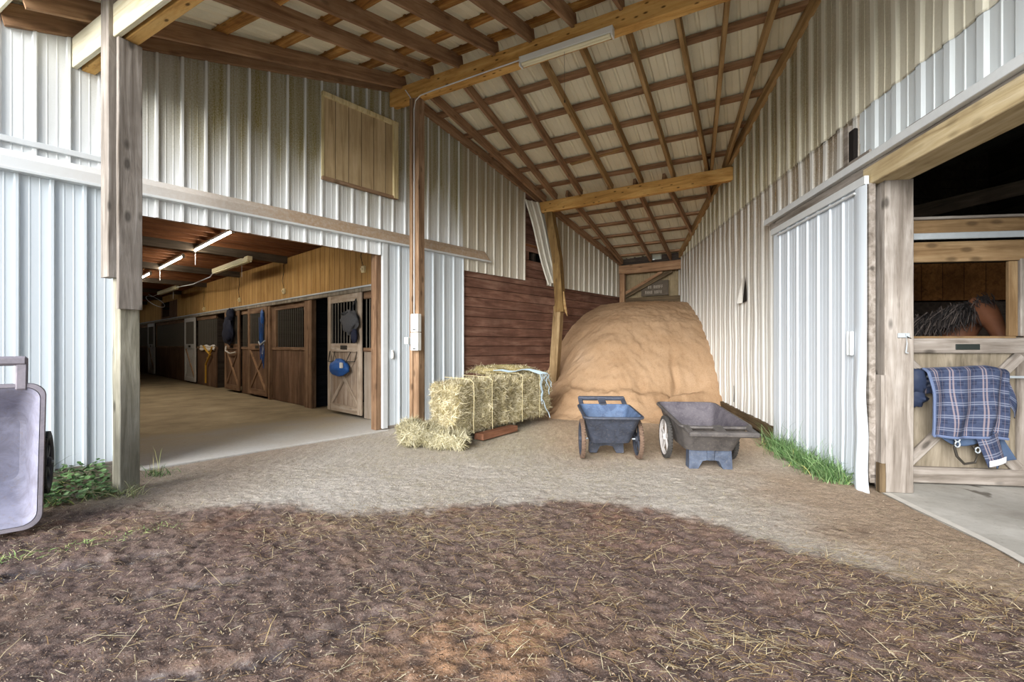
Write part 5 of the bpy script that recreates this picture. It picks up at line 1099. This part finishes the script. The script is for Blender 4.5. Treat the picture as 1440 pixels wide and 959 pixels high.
# ------------------------------------------------------------------ greenery
def grass(n, cf, h0, h1, spread, pal, lean=.35, w=.006):
    p = np.array([cf() for _ in range(n)]); z = gz(p[:, 0], p[:, 1]) - .01; L = rng.uniform(h0, h1, n) * rng.uniform(.6, 1.1, n)
    D = np.column_stack([rng.normal(0, lean, n), rng.normal(0, lean, n), np.ones(n)]); U = np.column_stack([rng.normal(0, 1, n), rng.normal(0, 1, n), rng.uniform(-.3, .1, n)]); U /= np.linalg.norm(U, axis=1, keepdims=True)
    P0 = np.column_stack([p, z]); D /= np.linalg.norm(D, axis=1, keepdims=True); side = np.cross(D, U); side /= np.linalg.norm(side, axis=1, keepdims=True)
    C = pick(pal, n); V = []; 
    for f, wf, dr in ((0, 1, 0), (.4, .9, .05), (.75, .6, .22), (1., .08, .5)):
        c = P0 + D * (L * f)[:, None] + np.column_stack([D[:, 0], D[:, 1], -.6 * np.ones(n)]) * (L * dr * .8)[:, None]
        V += [c - side * w * wf / 2, c + side * w * wf / 2]
    V = np.stack(V, 1).reshape(-1, 3); i = np.arange(n)[:, None] * 8; F_ = np.concatenate([i + np.array([2 * k, 2 * k + 1, 2 * k + 3, 2 * k + 2]) for k in range(3)], 0); return V, F_, np.repeat(np.concatenate([C, np.ones((n, 1))], 1), 8, 0)
GR = cl((78, 112, 60), (102, 134, 82), (60, 90, 48), (126, 152, 104)); GRY = cl((170, 176, 104), (196, 188, 120), (140, 160, 84))
def rtuft():
    f = rng.random(); s = 4.30 + 1.55 * f; o = .13 + abs(rng.normal(0, .10)) + .03; q = FR @ Vector((s, o, 0)); return q.x, q.y
o = blade_obj('grass_tuft', [grass(1500, rtuft, .12, .36, 0, GR, .42, .006), grass(120, rtuft, .4, .62, 0, GR, .2, .004), grass(160, rtuft, .08, .2, 0, GRY, .5)], GRASS_M); o['kind'] = 'stuff'; tag(o, 'tall green grass growing along the foot of the white sliding door', 'grass')
def lw_(s0, s1, o0, o1):
    def f():
        q = FL @ Vector((rng.uniform(s0, s1), -rng.uniform(o0, o1), 0)); return q.x, q.y
    return f
def leaves(n, cf, size, pal, zmax):
    V = []; F_ = []; C = []; cc = pick(pal, n)
    for k in range(n):
        x, y = cf(); z = float(gz(np.array([x]), np.array([y]))[0]) + rng.uniform(.01, zmax); a = rng.uniform(0, 6.28); s = size * rng.uniform(.6, 1.3); nrm = Vector((rng.normal(0, .35), rng.normal(0, .35), 1)).normalized()
        e1 = nrm.orthogonal().normalized(); e1 = Matrix.Rotation(a, 3, nrm) @ e1; e2 = nrm.cross(e1); c = Vector((x, y, z)); j = len(V)
        for px_, py_ in ((-.5, 0), (-.15, .36), (.25, .3), (.55, 0), (.25, -.3), (-.15, -.36)): V.append(c + e1 * px_ * s + e2 * py_ * s + nrm * (.12 * s * abs(py_)))
        F_.append((j, j + 1, j + 2, j + 3)); F_.append((j, j + 3, j + 4, j + 5)); C += [[*cc[k], 1]] * 6
    return np.array([tuple(v) for v in V]), np.array(F_), np.array(C)
wf = lw_(4.75, 6.2, .10, 1.0)
o = blade_obj('weed_patch', [leaves(1700, wf, .045, GR, .09), grass(260, wf, .06, .2, 0, GR, .5), grass(260, lw_(4.6, 6.1, .5, 1.0), .05, .16, 0, GRY, .6, .004)], GRASS_M); o['kind'] = 'stuff'; tag(o, 'low green weeds between the upright cart and the front post', 'weeds')
o = blade_obj('grass_tuft', [grass(70, lw_(5.22, 5.5, .06, .16), .35, .62, 0, cl((84, 116, 74), (66, 98, 60)), .28, .007), grass(60, lw_(5.15, 5.8, .06, .2), .2, .4, 0, GR, .4, .005)], GRASS_M); o['kind'] = 'stuff'; tag(o, 'tall thin weeds against the ribbed wall behind the upright cart', 'weeds')
def pc():
    return -3.42 + rng.normal(0, .09), 4.0 + rng.normal(0, .05)
o = blade_obj('grass_tuft', [grass(90, pc, .08, .25, 0, cl((160, 166, 118), (130, 146, 88), (184, 180, 140)), .6, .005)], GRASS_M); o['kind'] = 'stuff'; tag(o, 'pale dry grass round the foot of the front post', 'grass')
def pc2(): return -3.62 + rng.normal(0, .06), 4.62 + rng.normal(0, .05)
o = blade_obj('grass_tuft', [grass(60, pc2, .08, .2, 0, GR, .5, .006), grass(4, pc2, .4, .55, 0, GRY, .12, .004)], GRASS_M); o['kind'] = 'stuff'; tag(o, 'small green grass tuft on the concrete edge right of the front post', 'grass')
def pc3():
    f = rng.random(); return -3.3 + f * .95 + rng.normal(0, .06) - .15, 2.55 + f * .75 + rng.normal(0, .06)
o = blade_obj('grass_patch', [grass(520, pc3, .02, .07, 0, cl((150, 178, 110), (174, 186, 120), (126, 160, 90)), .9, .004)], GRASS_M); o['kind'] = 'stuff'; tag(o, 'thin patches of short pale grass before the upright cart', 'grass')
